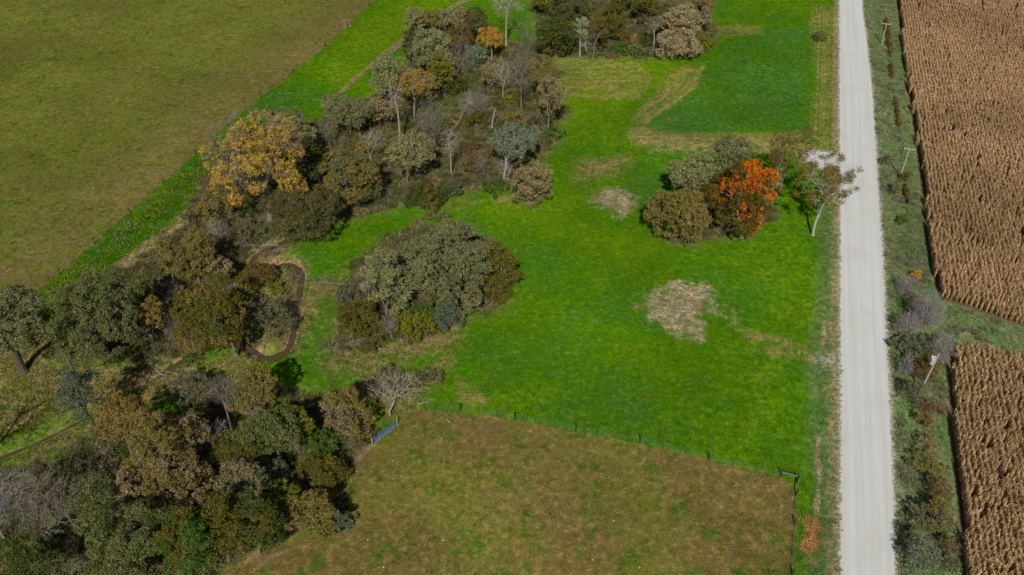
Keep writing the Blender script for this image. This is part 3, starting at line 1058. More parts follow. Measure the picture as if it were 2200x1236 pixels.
BT, ST, DT = 'broadleaf_tree', 'shrub', 'bare_tree'
leafy('maple_tree', 1593, 513, (1522, 346, 1656, 512), 'maple_green', 'maple with bright orange patches over dark green in the clump by the road', bark='pale', patch=('orange', maple_patch), low=-0.85, trunk_r=0.34, twigs=30, gaps=0.08)
leafy(BT, 1465, 520, (1402, 392, 1514, 521), 'olive_gold', 'rounded olive gold tree left of the orange maple', low=-0.9, gaps=0.03)
leafy(BT, 1516, 455, (1434, 338, 1548, 425), 'oak_pale', 'pale grey green oak behind the olive gold tree in the roadside clump', gaps=0.05)
leafy(BT, 1580, 425, (1520, 294, 1618, 380), 'oak_grey', 'tall grey green tree at the back of the clump with the orange maple')
leafy(BT, 1646, 452, (1640, 352, 1677, 446), 'oak_pale', 'slim pale green tree half hidden right of the orange maple', low=-0.9)
leafy(BT, 1672, 423, (1655, 275, 1742, 400), 'rust', 'thin rust brown tree losing its leaves beside the gravel drive', dens=0.32, twigs=160, bark='brown', gaps=0.1)
bare('open_tree', 1747, 505, (1714, 326, 1842, 452), 'open tree with pale forked trunk leaning over the road edge', bark='white', tips=110, trunk_r=0.30, forks=0.28, leafpal='road_tree', nleaf=9500, cluster=90, rmin=0.02)
shrub((1745, 70, 1777, 92), 'dark_green', 'lone small dark bush in the hay field near the road', dens=0.6, twigs=40)

# ------------------------------------------------------------------ trees: clump in the middle of the meadow
leafy(BT, 985, 668, (880, 470, 1064, 672), 'oak_grey', 'large spreading grey green oak, biggest in the middle of the meadow', low=-0.8, gaps=0.18, lobe=0.20, twigs=90, trunk_r=0.42, leaf=0.25)
leafy(BT, 876, 640, (846, 520, 945, 640), 'oak_grey', 'grey oak with visible trunk on the left of the big meadow oak', gaps=0.16, twigs=50, trunk_r=0.3, lobe=0.24)
leafy(BT, 830, 680, (778, 533, 872, 684), 'oak_pale', 'pale leaved oak at the left end of the meadow clump', gaps=0.16, twigs=50, low=-0.8, lobe=0.24)
leafy(BT, 1072, 640, (1036, 530, 1112, 654), 'rust_green', 'rusty olive tree on the right edge of the meadow clump', low=-0.9, gaps=0.04)
shrub((856, 662, 926, 742), 'yellow_green', 'bright yellow green bush in front of the big meadow oak', gaps=0.02)
shrub((940, 652, 995, 732), 'blue_willow', 'blue grey upright shrub in front of the big meadow oak')
shrub((896, 652, 945, 705), 'fresh_green', 'green undergrowth between the yellow green bush and blue grey shrub')
shrub((726, 640, 822, 728), 'rust_green', 'broad rusty green bush at the lower left of the meadow clump')
shrub((716, 606, 788, 664), 'grey_green', 'grey green thicket behind the rusty bush left of the meadow clump', dens=0.55, twigs=120)
shrub((784, 720, 826, 758), 'dark_olive', 'small dark olive bush at the lowest corner of the meadow clump')
shrub((842, 632, 886, 676), 'fresh_green', 'small green bush under the grey oak trunk in the meadow')
bare(DT, 842, 729, (812, 672, 858, 718), 'small leafless grey sapling left of the yellow green bush', tips=120, bark='mauve')
bare(DT, 795, 642, (758, 568, 803, 632), 'thin bare grey tree at the left end of the meadow clump', tips=130)
shrub((903, 452, 970, 480), 'brown', 'low grey brown twiggy shrub just above the big meadow oak', dens=0.5, twigs=90)

# ------------------------------------------------------------------ trees: north wood
leafy(BT, 930, 172, (888, 58, 977, 156), 'oak_pale', 'domed pale green oak with billowing crown in the north wood', gaps=0.03, lobe=0.25, low=-0.7)
leafy(BT, 893, 84, (868, 20, 919, 66), 'oak_pale', 'small pale oak at the top left tip of the north wood')
leafy(BT, 925, 92, (904, 24, 944, 72), 'olive_gold', 'olive brown tree between pale oaks at the top of the north wood')
leafy(BT, 958, 82, (940, 22, 973, 57), 'oak_pale', 'little pale oak on the top edge, second from the wood\'s tip')
leafy(BT, 993, 92, (967, 18, 1017, 63), 'tan', 'tan brown oak on the top edge of the north wood')
leafy(BT, 1026, 98, (1000, 14, 1047, 82), 'dark_olive', 'dark olive tree right of the tan oak at the wood\'s top edge', dens=0.8)
leafy(BT, 985, 120, (955, 54, 1017, 99), 'rust', 'rust brown tree behind and right of the domed pale oak', dens=0.6, twigs=60)
leafy(BT, 880, 140, (864, 68, 898, 132), 'dark_olive', 'dark olive tree hugging the left side of the domed pale oak')
shrub((886, 44, 922, 92), 'grey_green', 'grey thicket above the domed pale oak', dens=0.6, twigs=60)
bare(DT, 982, 180, (962, 82, 1022, 165), 'bare dead tree with twisted grey branches right of the domed oak', tips=300)
leafy(BT, 1055, 132, (1029, 56, 1079, 108), 'gold', 'golden yellow tree on slim bare trunks in the north wood', bark='pale', forks=0.4, twigs=50)
shrub((1004, 100, 1048, 150), 'willow', 'grey green willowy shrub left of the golden yellow tree')
bare(DT, 1088, 100, (1048, -38, 1132, 40), 'tall dead white trunk with bare branches reaching the top of the picture', bark='pale', tips=320, trunk_r=0.3, forks=0.45)
bare(DT, 1122, 100, (1100, 34, 1152, 88), 'bare slender tree right of the tall dead white trunk', tips=220, bark='grey')
bare(DT, 1138, 118, (1118, 68, 1162, 110), 'short bare grey tree beside the mown field corner', tips=200, bark='grey')
leafy(BT, 944, 206, (915, 124, 974, 192), 'yellow_green', 'yellow green tree just below the domed pale oak', gaps=0.06)
shrub((935, 158, 994, 212), 'dark_green', 'dark green bush below the yellow green tree in the north wood')
leafy(BT, 840, 226, (799, 122, 877, 208), 'oak_pale', 'pale oak on the left edge of the wood above the amber tree')
leafy(BT, 890, 252, (850, 149, 936, 208), 'gold_brown', 'amber topped tree with pale bare limbs beneath its crown', bark='pale', forks=0.36, twigs=90, dens=0.7, gaps=0.15, patch=('gold', lambda q, lo, sp, rng: (q[:, 2] > 0.1) & (rng.random(len(lo)) < 0.6)))
bare(DT, 858, 310, (830, 176, 868, 240), 'tall slim tree with long bare trunk left of the amber tree', bark='pale', tips=200, forks=0.6, leafpal='tan', nleaf=260)
leafy(BT, 1060, 202, (1032, 130, 1073, 184), 'tan', 'tan leaved tree in the middle of the north wood', dens=0.8, twigs=40)
bare(DT, 1081, 212, (1054, 122, 1107, 190), 'bare tree with bent pale trunk in the middle of the wood', bark='pale', tips=240)
bare(DT, 1120, 234, (1082, 92, 1154, 205), 'large vase shaped bare tree on the right of the north wood', tips=420, trunk_r=0.24, forks=0.2)
leafy(BT, 1165, 228, (1137, 119, 1197, 182), 'olive_gold', 'olive tan tree on the right edge of the wood by the mown field', dens=0.75, twigs=60)
leafy(BT, 1178, 286, (1149, 166, 1210, 264), 'tan', 'tall brown leaved tree on the wood\'s right edge below the olive tree', dens=0.6, twigs=160)
shrub((1082, 192, 1114, 228), 'yellow_green', 'yellow green bush at the foot of the vase shaped bare tree')
bare(ST, 1028, 264, (982, 190, 1052, 252), 'dense grey bare thicket in the middle of the wood', cat='shrub', tips=480, stems=4, bark='mauve', leafpal='brown', nleaf=500)
bare(DT, 936, 345, (893, 212, 962, 300), 'bare spreading tree with sparse pale green top above the creek', tips=400, leafpal='willow', nleaf=900, bark='grey', forks=0.42)
bare(DT, 971, 379, (944, 272, 987, 338), 'bare fan shaped tree with pale trunk above the dirt slip', tips=280, bark='pale', forks=0.42)
leafy(BT, 876, 398, (832, 288, 930, 372), 'oak_pale', 'brownish pale oak with slim stems above the fallen curved branch', dens=0.9, twigs=50, gaps=0.15, patch=('tan', lambda q, lo, sp, rng: rng.random(int(lo.max()) + 1)[lo] < 0.45))
bare(DT, 796, 349, (770, 272, 832, 328), 'bare forked grey tree right of the amber cottonwood shade', tips=230, stems=2, bark='pale')
leafy('willow_tree', 1082, 392, (1053, 266, 1148, 340), 'willow', 'grey green willow leaning over white stems near the dirt slip', bark='white', twigs=60, forks=0.25, dens=0.8)
shrub((988, 303, 1030, 340), 'rust', 'rusty orange bush in a clearing above the dirt slip', dens=0.7)
shrub((1042, 315, 1075, 356), 'rust', 'rusty brown bush left of the grey green willow', dens=0.7)
shrub((998, 328, 1051, 388), 'brown', 'brown feathery bush hanging over the dirt slip', dens=0.5, twigs=90)
bare(DT, 1055, 399, (1018, 333, 1052, 376), 'leaning bare grey sapling at the right of the dirt slip', tips=120, stems=2)
bare(DT, 1088, 392, (1066, 338, 1104, 378), 'cluster of white bare stems below the grey green willow', tips=120, stems=4, bark='white')
leafy(BT, 1110, 287, (1082, 233, 1127, 277), 'olive_gold', 'small olive tree just above the grey green willow', low=-0.9)
shrub((1130, 232, 1160, 290), 'brown', 'brown bush left of the tall brown leaved tree', dens=0.6, twigs=60)
leafy(BT, 1141, 440, (1100, 347, 1186, 440), 'tan', 'tan tree with half its twigs bare at the meadow\'s edge', dens=0.7, twigs=220, low=-0.9, gaps=0.05, bark='grey')
shrub((868, 396, 962, 452), 'dark_green', 'broad dark green bush on the meadow edge left of the dirt slip', gaps=0.03, patch=('rust_green', lambda q, lo, sp, rng: (np.abs(q[:, 0] - 0.2) < 0.3)))
shrub((950, 386, 990, 430), 'blue_willow', 'blue grey shrub between the dark green bush and the dirt slip')
shrub((1030, 384, 1102, 422), 'fresh_green', 'low green brambles right of the dirt slip', dens=0.7)
bare('snag', 1057, 278, (1060, 229, 1070, 240), 'broken dead snag with pale tip in the middle of the wood', tips=5, trunk_r=0.2, forks=0.7, bark='pale')
shrub((1170, 268, 1215, 300), 'fresh_green', 'low green weeds at the wood\'s right edge', dens=0.5)
shrub((995, 235, 1050, 290), 'rust_green', 'rusty green undergrowth below the grey bare thicket', dens=0.6)
shrub((1040, 290, 1075, 325), 'yellow_green', 'small yellow green bush left of the willow crown', dens=0.6)
shrub((888, 258, 940, 300), 'grey_green', 'grey undergrowth around the amber tree\'s foot', dens=0.5, twigs=60)
shrub((955, 165, 1010, 205), 'rust_green', 'rusty green bush right of the dark green bush in the wood', dens=0.7)
shrub((1085, 130, 1140, 172), 'grey_green', 'grey green undergrowth behind the vase shaped bare tree', dens=0.5, twigs=60)

# ------------------------------------------------------------------ trees: far copse at the top
leafy(BT, 1180, 38, (1143, -28, 1212, 24), 'yellow_green', 'bright yellow green tree cut by the top edge of the picture')
leafy(BT, 1226, 66, (1178, -22, 1278, 54), 'dark_olive', 'wide dark tree filling the left of the far copse', low=-0.9)
leafy(BT, 1195, 126, (1158, 39, 1228, 124), 'dark_green', 'dark green tree at the lower left corner of the far copse', low=-0.9, gaps=0.04, patch=('rust_green', lambda q, lo, sp, rng: rng.random(int(lo.max()) + 1)[lo] < 0.3))
leafy(BT, 1246, 122, (1227, 39, 1266, 90), 'pale_birch', 'pale birch with white trunk in the far copse', bark='white', dens=0.6, twigs=80, forks=0.5)
bare(DT, 1262, 124, (1240, 72, 1270, 108), 'small white bare stem beside the pale birch', bark='white', tips=90)
leafy(BT, 1274, 126, (1265, 38, 1304, 92), 'rust', 'rust brown tree right of the pale birch', dens=0.7, twigs=60, bark='grey', forks=0.4)
leafy(BT, 1315, 92, (1280, 2, 1342, 87), 'rust_green', 'tall olive tree in the middle of the far copse', low=-0.9)
shrub((1320, 68, 1379, 102), 'rust', 'dark rusty bush in the open middle of the far copse', dens=0.9)
shrub((1310, 92, 1352, 124), 'fresh_green', 'green bush on the lower edge of the far copse')
shrub((1346, 96, 1394, 126), 'oak_green', 'broad green bush on the lower edge right of centre of the copse')
shrub((1351, 76, 1373, 101), 'tan', 'little tan cone of brush above the broad green bush')
shrub((1374, 84, 1402, 114), 'dark_green', 'dark green bush left of the slim grey trunk')
leafy(BT, 1402, 112, (1388, 37, 1424, 66), 'grey_green', 'slim grey trunked tree with small flat crown in the far copse', bark='white', forks=0.55, dens=0.6, twigs=60)
leafy(BT, 1465, 98, (1424, 9, 1505, 78), 'pale_tan', 'tan billowing oak, the higher one on the copse\'s right', gaps=0.04, lobe=0.24)
leafy(BT, 1442, 122, (1410, 62, 1508, 123), 'pale_tan', 'tan billowing oak, the lower one on the copse\'s right', gaps=0.05, lobe=0.24, low=-0.9)
leafy(BT, 1492, 76, (1484, 17, 1528, 68), 'tan', 'brown half bare tree on the right tip of the far copse', dens=0.5, twigs=120, bark='pale')
leafy(BT, 1387, 52, (1356, -22, 1422, 44), 'rust_green', 'olive tree cut by the top edge right of centre of the copse')
leafy(BT, 1506, 42, (1486, -18, 1528, 24), 'gold_brown', 'golden brown tree at the copse\'s top right corner', dens=0.8)
shrub((1488, 78, 1530, 112), 'yellow_green', 'yellow bush at the right foot of the far copse')
bare(DT, 1450, 42, (1420, -28, 1488, 28), 'bare grey tree behind the tan billowing oaks', tips=260)
shrub((1282, 86, 1305, 118), 'rust_green', 'small golden bush between the rust tree and green bush', dens=0.8)
shrub((1300, 112, 1332, 130), 'red_brown', 'low reddish brush on the copse\'s lower edge', dens=0.6)
leafy(BT, 1340, 30, (1318, -40, 1368, 18), 'fresh_green', 'green tree cut by the top edge in the middle of the copse')
shrub((1248, 95, 1290, 128), 'grey_green', 'grey brush around the feet of the pale birch', dens=0.5, twigs=50)
shrub((1210, 86, 1245, 124), 'dark_olive', 'dark brush right of the corner tree of the far copse', dens=0.8)

# ------------------------------------------------------------------ trees: west wood along the creek
leafy('cottonwood_tree', 580, 476, (445, 240, 646, 446), 'gold_tree', 'huge amber yellow cottonwood with bare twigs at its upper left', bark='grey', trunk_r=0.62, dens=0.8, twigs=420, gaps=0.12, lobe=0.22, bare_tips=420, low=-0.7, shell=0.85, leaf=0.25, drop=lambda q, lo, sp, rng: rng.random(int(sp.max()) + 1)[sp] < np.clip(0.30 + 0.5 * (q[:, 2] - q[:, 0]) , 0.12, 0.8))
leafy(BT, 640, 335, (568, 235, 658, 295), 'oak_grey', 'grey green oak peeping out behind the amber cottonwood')
leafy(BT, 662, 345, (640, 270, 678, 312), 'oak_pale', 'small pale oak right of the amber cottonwood')
leafy(BT, 650, 405, (600, 300, 700, 392), 'dark_green', 'dark shaded tree tucked right of the amber cottonwood', low=-0.9)
bare(DT, 713, 322, (664, 258, 724, 308), 'bare grey tree above the olive gold tree by the creek', tips=260)
leafy(BT, 756, 448, (699, 314, 808, 448), 'olive_gold', 'dense olive gold tree right of the amber cottonwood', low=-0.9, gaps=0.04, lobe=0.25, patch=('oak_green', lambda q, lo, sp, rng: rng.random(int(lo.max()) + 1)[lo] < 0.25))
leafy(BT, 752, 288, (696, 199, 797, 277), 'oak_grey', 'grey oak with dead silver limbs at the wood\'s left edge', bark='pale', twigs=60, gaps=0.18, low=-0.7)
shrub((760, 250, 800, 288), 'fresh_green', 'bright green bush at the foot of the silver limbed oak')
leafy(BT, 816, 275, (792, 213, 847, 264), 'tan', 'tan tree between the silver limbed oak and the amber tree', dens=0.8)
leafy(BT, 655, 518, (568, 398, 724, 522), 'dark_olive', 'wide dark grey green tree below the amber cottonwood', low=-0.9, gaps=0.04, dens=0.85, twigs=60)
bare(DT, 723, 453, (700, 395, 730, 432), 'slender pale sapling left of the dense olive gold tree', bark='pale', tips=90, leafpal='tan', nleaf=160)
shrub((663, 329, 694, 372), 'fresh_green', 'small green bush in the shade right of the amber cottonwood')
leafy(BT, 462, 492, (413, 413, 512, 480), 'olive_gold', 'olive brown tree below left of the amber cottonwood', low=-0.8, dens=0.9)
bare(DT, 462, 541, (437, 466, 494, 520), 'bare grey bushy tree left of the fallen white branches', tips=320, bark='mauve', stems=2)
leafy(BT, 376, 618, (338, 503, 398, 602), 'olive_gold', 'olive gold tree, the left of a pair west of the creek', low=-0.8)
leafy(BT, 428, 608, (394, 498, 464, 598), 'olive_gold', 'olive gold tree with dark trunk, the right of a pair west of the creek', bark='brown', trunk_r=0.3, low=-0.8)
leafy(BT, 474, 612, (449, 553, 499, 606), 'tan', 'small tan tree right of the olive gold pair')
shrub((513, 566, 594, 630), 'rust', 'feathery rust orange bush inside the creek bend', dens=0.8)
bare(DT, 382, 668, (338, 602, 400, 656), 'bare grey tree below the olive gold pair', tips=280)
leafy(BT, 508, 764, (382, 608, 532, 760), 'rust_green', 'large yellowish olive tree leaning over the creek', bark='grey', trunk_r=0.35, gaps=0.18, twigs=80, low=-0.8, patch=('gold_brown', lambda q, lo, sp, rng: rng.random(int(lo.max()) + 1)[lo] < 0.3))
shrub((528, 638, 632, 732), 'grey_green', 'dark grey thicket inside the lower creek loop', dens=0.6, twigs=160)
shrub((593, 672, 626, 704), 'fresh_green', 'bright green bush on the inner creek bank')
shrub((578, 606, 618, 634), 'yellow_green', 'small yellow green bush above the dark grey thicket')
leafy('oak_tree', 52, 800, (-60, 616, 90, 758), 'oak_grey', 'oak with thick dark trunk and long shadow at the left edge', bark='dark', trunk_r=0.62, twigs=50, gaps=0.1, forks=0.3, lobe=0.24)
leafy('oak_tree', 233, 766, (112, 586, 318, 764), 'oak_green', 'big round dark green oak at the left of the creek wood', bark='dark', trunk_r=0.5, gaps=0.04, lobe=0.24, low=-0.75, twigs=40)
leafy(BT, 338, 738, (302, 638, 358, 710), 'gold_brown', 'small golden brown tree right of the big round oak', dens=0.9)
leafy(BT, 318, 690, (284, 598, 342, 662), 'dark_olive', 'dark tree behind the golden brown tree at left')
bare(DT, 386, 737, (343, 668, 394, 726), 'leaning bare shrubby tree under the yellowish olive tree', tips=240, stems=3)
shrub((254, 738, 326, 778), 'dark_green', 'dark green bush at the right foot of the big round oak')
shrub((385, 758, 430, 790), 'fresh_green', 'little green bush on the bank below the yellowish olive tree', dens=0.7)
shrub((92, 660, 150, 740), 'rust', 'rusty brush between the two oaks at left', dens=0.5)
leafy('willow_tree', 207, 934, (128, 782, 214, 910), 'blue_willow', 'blue green willow with leaning trunk over the brown ground', bark='dark', gaps=0.34, lobe=0.24, dens=0.55, twigs=120, forks=0.3, low=-0.8)
shrub((440, 555, 500, 610), 'brown', 'brown undergrowth at the edge of the deep shade by the creek', dens=0.6, twigs=60)
shrub((500, 470, 570, 520), 'grey_green', 'grey brush left of the wide dark tree by the creek', dens=0.55, twigs=90)
shrub((395, 440, 445, 500), 'brown', 'brown brush on the outer edge of the creek wood', dens=0.5, twigs=70)
shrub((520, 420, 575, 470), 'dark_green', 'dark undergrowth beneath the amber cottonwood', dens=0.8)

# ------------------------------------------------------------------ trees: south-west wood in the foreground
leafy(BT, 288, 990, (214, 856, 318, 955), 'gold_brown', 'golden brown tree at the top left of the foreground wood', dens=0.8, twigs=80)
leafy(BT, 362, 1045, (298, 888, 404, 1012), 'olive_gold', 'large olive tan tree in the middle of the foreground wood', dens=0.9, twigs=60)
shrub((120, 985, 230, 1035), 'grey_green', 'grey green bramble thicket below the blue green willow', dens=0.6, twigs=140)
leafy(BT, 345, 1095, (248, 972, 442, 1112), 'tan', 'widest tan brown tree with dark forked trunk in the foreground wood', bark='dark', trunk_r=0.38, gaps=0.14, twigs=90, lobe=0.24, patch=('olive_gold', lambda q, lo, sp, rng: rng.random(int(lo.max()) + 1)[lo] < 0.35))
leafy(BT, 212, 1150, (158, 1032, 268, 1142), 'oak_green', 'green tree left of the widest tan brown tree', low=-0.8)
leafy(BT, 288, 1218, (204, 1078, 358, 1190), 'oak_green', 'mottled green tree below the widest tan brown tree', low=-0.8, gaps=0.1, patch=('dark_green', lambda q, lo, sp, rng: rng.random(int(lo.max()) + 1)[lo] < 0.35))
bare(DT, 110, 1164, (0, 1018, 178, 1152), 'big many stemmed bare tree in the lower left corner', tips=560, stems=4, bark='grey', trunk_r=0.32, leafpal='grey_green', nleaf=700, rmin=0.018)
bare(DT, -75, 1025, (-190, 850, -22, 1000), 'bare tree just beyond the left edge, its branch shadows on the grass', tips=300, trunk_r=0.3)
bare(DT, 14, 1160, (-60, 1000, 66, 1125), 'bare grey tree cut by the left edge of the picture', tips=360, bark='mauve', leafpal='brown', nleaf=400)
leafy(BT, 62, 1262, (4, 1160, 120, 1248), 'dark_green', 'dark green tree in the bottom left corner', low=-0.9, dens=0.9)
leafy(BT, 256, 1272, (202, 1160, 304, 1256), 'oak_green', 'green tree cut by the bottom edge below the mottled tree', low=-0.9)
bare(DT, 160, 1244, (126, 1190, 182, 1232), 'small bare forked tree at the bottom left edge', tips=120)
leafy(BT, 545, 908, (504, 792, 592, 888), 'olive_gold', 'yellow olive tree casting a round shadow on the green', bark='brown', gaps=0.1, patch=('tan', lambda q, lo, sp, rng: q[:, 2] < -0.1))
bare(DT, 500, 932, (446, 806, 510, 868), 'bare grey tree left of the yellow olive tree', tips=300, forks=0.35)
bare(DT, 446, 968, (422, 896, 490, 960), 'low bare branching tree between tan trees in the foreground wood', tips=260, bark='mauve')
leafy(BT, 432, 912, (421, 856, 444, 908), 'yellow_green', 'slim yellow sapling in the foreground wood', dens=0.7)
leafy(BT, 410, 990, (376, 882, 442, 968), 'tan', 'tan leaved tree left of the low bare tree', dens=0.9)
shrub((376, 800, 452, 884), 'grey_green', 'grey green thicket at the top of the foreground wood', dens=0.5, twigs=140)
leafy(BT, 530, 1008, (498, 906, 562, 1000), 'oak_green', 'green tree under the yellow olive tree', low=-0.8)
leafy(BT, 602, 1003, (556, 886, 644, 980), 'oak_green', 'upright deep green tree beside the dark shadow in the foreground wood', low=-0.8, gaps=0.05, patch=('fresh_green', lambda q, lo, sp, rng: rng.random(int(lo.max()) + 1)[lo] < 0.3))
leafy(BT, 640, 968, (617, 878, 667, 948), 'yellow_green', 'yellow green tree leaning out of the foreground wood toward the shadow')
shrub((652, 926, 732, 990), 'fresh_green', 'bright green bush on the right edge of the foreground wood')
shrub((638, 975, 748, 1066), 'rust_green', 'yellow rust bush beside the lower fence posts')
leafy(BT, 757, 946, (706, 826, 789, 938), 'olive_gold', 'tan and yellow tree left of the blue gate', low=-0.9, dens=0.85, twigs=60, patch=('tan', lambda q, lo, sp, rng: (q[:, 0] < 0.1) & (q[:, 2] < 0.35)))
leafy(BT, 508, 1020, (462, 928, 550, 1004), 'rust_green', 'rusty olive tree left of the green tree in the foreground wood', low=-0.8)
leafy(BT, 538, 1098, (474, 992, 576, 1080), 'oak_grey', 'grey green oak with clustered columns of leaves', gaps=0.1, patch=('tan', lambda q, lo, sp, rng: rng.random(int(lo.max()) + 1)[lo] < 0.3))
shrub((571, 986, 620, 1056), 'blue_willow', 'grey leaved shrub in the heart of the foreground wood', dens=0.6, twigs=60)
leafy(BT, 492, 1206, (452, 1072, 534, 1196), 'rust_green', 'dark rusty green tree by the wheel ruts', low=-0.9, gaps=0.05)
leafy(BT, 560, 1192, (522, 1072, 598, 1184), 'dark_green', 'dark green tree nearest the wheel ruts', low=-0.9, gaps=0.05, patch=('rust_green', lambda q, lo, sp, rng: rng.random(int(lo.max()) + 1)[lo] < 0.25))
shrub((563, 1046, 642, 1146), 'yellow_green', 'yellow green bush behind the wheel ruts', gaps=0.05)
shrub((625, 1062, 722, 1168), 'olive_gold', 'feathery olive bush at the pasture\'s left edge', dens=0.8, twigs=60)
shrub((712, 1092, 751, 1160), 'blue_willow', 'small grey green bush at the outermost pasture edge')
leafy(BT, 410, 1246, (360, 1106, 458, 1240), 'fresh_green', 'bright green tree at the bottom of the foreground wood', low=-0.9, gaps=0.06, patch=('rust_green', lambda q, lo, sp, rng: rng.random(int(lo.max()) + 1)[lo] < 0.35))
shrub((300, 1180, 372, 1250), 'dark_olive', 'dark brush between the bright green tree and mottled tree', dens=0.7)
bare('bare_tree', 838, 894, (782, 790, 912, 872), 'bare wide spreading tree beside the blue gate', tips=330, bark='pale', trunk_r=0.17, forks=0.28)
shrub((790, 785, 880, 850), 'brown', 'brown leafless brush behind the bare spreading tree', dens=0.45, twigs=160, bark='mauve')
shrub((880, 790, 960, 840), 'brown', 'low brown brush right of the bare spreading tree', dens=0.35, twigs=120)
shrub((735, 905, 800, 965), 'brown', 'brown weeds below the tan and yellow tree', dens=0.4, twigs=90)

# ------------------------------------------------------------------ bushes along the right verge
bare(ST, 1950, 632, (1926, 588, 1974, 640), 'grey leafless bush at the top of the roadside thicket', cat='shrub', tips=340, stems=5, bark='mauve', leafpal='mauve', nleaf=420, forks=0.12, rmin=0.016)
bare(ST, 1994, 700, (1956, 622, 2030, 712), 'largest grey purple leafless bush in the roadside thicket', cat='shrub', tips=620, stems=6, bark='mauve', leafpal='mauve', nleaf=900, forks=0.12, rmin=0.016)
bare(ST, 2022, 778, (1998, 712, 2047, 790), 'grey leafless bush beside the lower corn field corner', cat='shrub', tips=420, stems=5, bark='mauve', leafpal='mauve', nleaf=600, forks=0.12, rmin=0.016)
bare(ST, 1950, 716, (1924, 668, 1976, 724), 'grey leafless bush on the road side of the thicket', cat='shrub', tips=340, stems=5, bark='mauve', leafpal='mauve', nleaf=420, forks=0.12, rmin=0.016)
shrub((1942, 636, 1998, 672), 'tan', 'tan leaved bush among the grey roadside thicket', dens=0.6, twigs=90)
shrub((1917, 718, 1998, 772), 'grey_green', 'grey green leafy bush on the thicket\'s road side', patch=('willow', lambda q, lo, sp, rng: rng.random(int(sp.max()) + 1)[sp] < 0.4))
shrub((1958, 762, 2014, 838), 'rust', 'rust brown bush around the transformer pole', dens=0.6, twigs=90)
bare(ST, 1948, 806, (1930, 756, 1968, 814), 'low grey twiggy bush left of the transformer pole', cat='shrub', tips=260, stems=5, bark='mauve', leafpal='mauve', nleaf=240, forks=0.12, rmin=0.016)
shrub((1938, 816, 1984, 878), 'grey_green', 'grey tan bush below the transformer pole', dens=0.5, twigs=90)
shrub((1976, 852, 2028, 893), 'red_brown', 'reddish brown bush on the verge beside the lower corn', dens=0.7, twigs=60)
shrub((1970, 932, 2020, 970), 'tan', 'tan weedy bush on the lower verge', dens=0.5, twigs=60)
shrub((1960, 966, 2024, 1024), 'olive_gold', 'golden olive bush on the lower verge beside the corn', dens=0.7)
shrub((1993, 1018, 2032, 1072), 'rust', 'rust coloured bush below the golden olive bush', dens=0.6)
shrub((2000, 1068, 2036, 1120), 'gold_brown', 'amber brown bush against the fence line near the bottom right', dens=0.6)
shrub((1956, 1086, 2036, 1148), 'grey_green', 'sprawling grey green bush near the bottom of the verge', dens=0.7, patch=('gold_brown', lambda q, lo, sp, rng: rng.random(int(lo.max()) + 1)[lo] < 0.2))
shrub((1936, 1152, 2016, 1240), 'willow', 'pale grey green leafy bush at the very bottom of the verge', dens=0.6)
shrub((2014, 1148, 2062, 1192), 'brown', 'brown bush beside the corn at the bottom of the verge', dens=0.6)
shrub((2020, 1190, 2062, 1236), 'grey_green', 'weedy bush in the bottom right of the verge', dens=0.5)
shrub((1970, 885, 2010, 925), 'gold_brown', 'small amber bush under the reddish brown bush', dens=0.5)
shrub((1924, 462, 1952, 484), 'fresh_green', 'lone small green bush on the verge above the thicket')
shrub((1957, 580, 1978, 602), 'gold', 'tiny yellow bush at the top of the roadside thicket')
shrub((1893, 330, 1916, 362), 'grey_green', 'grey weedy clump on the verge below the middle pole', dens=0.6)
shrub((1908, 392, 1934, 420), 'grey_green', 'green grey clump on the verge right of the leaning road tree', dens=0.7)
shrub((1938, 366, 1954, 400), 'rust', 'rusty vine clump at the foot of the middle pole', dens=0.7)


def vine(pts, w, pal, label):
    """A low hedge of vines that has overgrown a stretch of fence."""
    _seed[0] += 1
    rng = np.random.default_rng(_seed[0])
    P = poly(pts)
    b = P[0]
    z = zat(*b)
    n = int(np.linalg.norm(P[-1] - P[0]) * 130)
    t = rng.random(n)
    k = np.minimum((t * (len(P) - 1)).astype(int), len(P) - 2)
    f = (t * (len(P) - 1) - k)[:, None]
    xy = P[k] * (1 - f) + P[k + 1] * f
    prof = (0.15 + 1.25 * vnoise(t * 22 + P[0][1], t * 0 + 3.3)) * np.clip(np.minimum(t, 1 - t) * 8, 0.25, 1)
    a = rng.uniform(0, math.pi, n)
    r = rng.random(n) ** 0.4
    C = np.stack([xy[:, 0] - b[0] + np.cos(a) * r * w * prof * RU[0], xy[:, 1] - b[1] + np.cos(a) * r * w * prof * RU[1], np.sin(a) * r * 1.25 * prof], 1)
    Nn = np.stack([np.cos(a) * RU[0], np.cos(a) * RU[1], np.sin(a)], 1)
    cols = pick_cols(pal, (t * 12).astype(int), rng.integers(0, 60, n), rng)
    V, F, cc = leaves_mesh(C, Nn, 0.34, cols, rng)
    root = add('vine_hedge', None, loc=(b[0], b[1], z))
    tag(root, label, 'hedge')
    add('foliage', new_mesh('foliage', V, F, M_LEAF, {'tint': cc}), root)
    tv, tf = seg_mesh([(np.array([0, 0, -0.1]), np.array([0.1, 0.15, 1.1]), 0.03, 0.015)], rng)
    sm = new_mesh('stem', tv, tf, M_BARK['brown'])
    for s in np.linspace(0.05, 0.95, 6):
        kk = min(int(s * (len(P) - 1)), len(P) - 2); ff = s * (len(P) - 1) - kk
        q = P[kk] * (1 - ff) + P[kk + 1] * ff - b
        add('stem', sm, root, (q[0], q[1], 0)).rotation_euler = (0, 0, rng.uniform(0, 6.28))


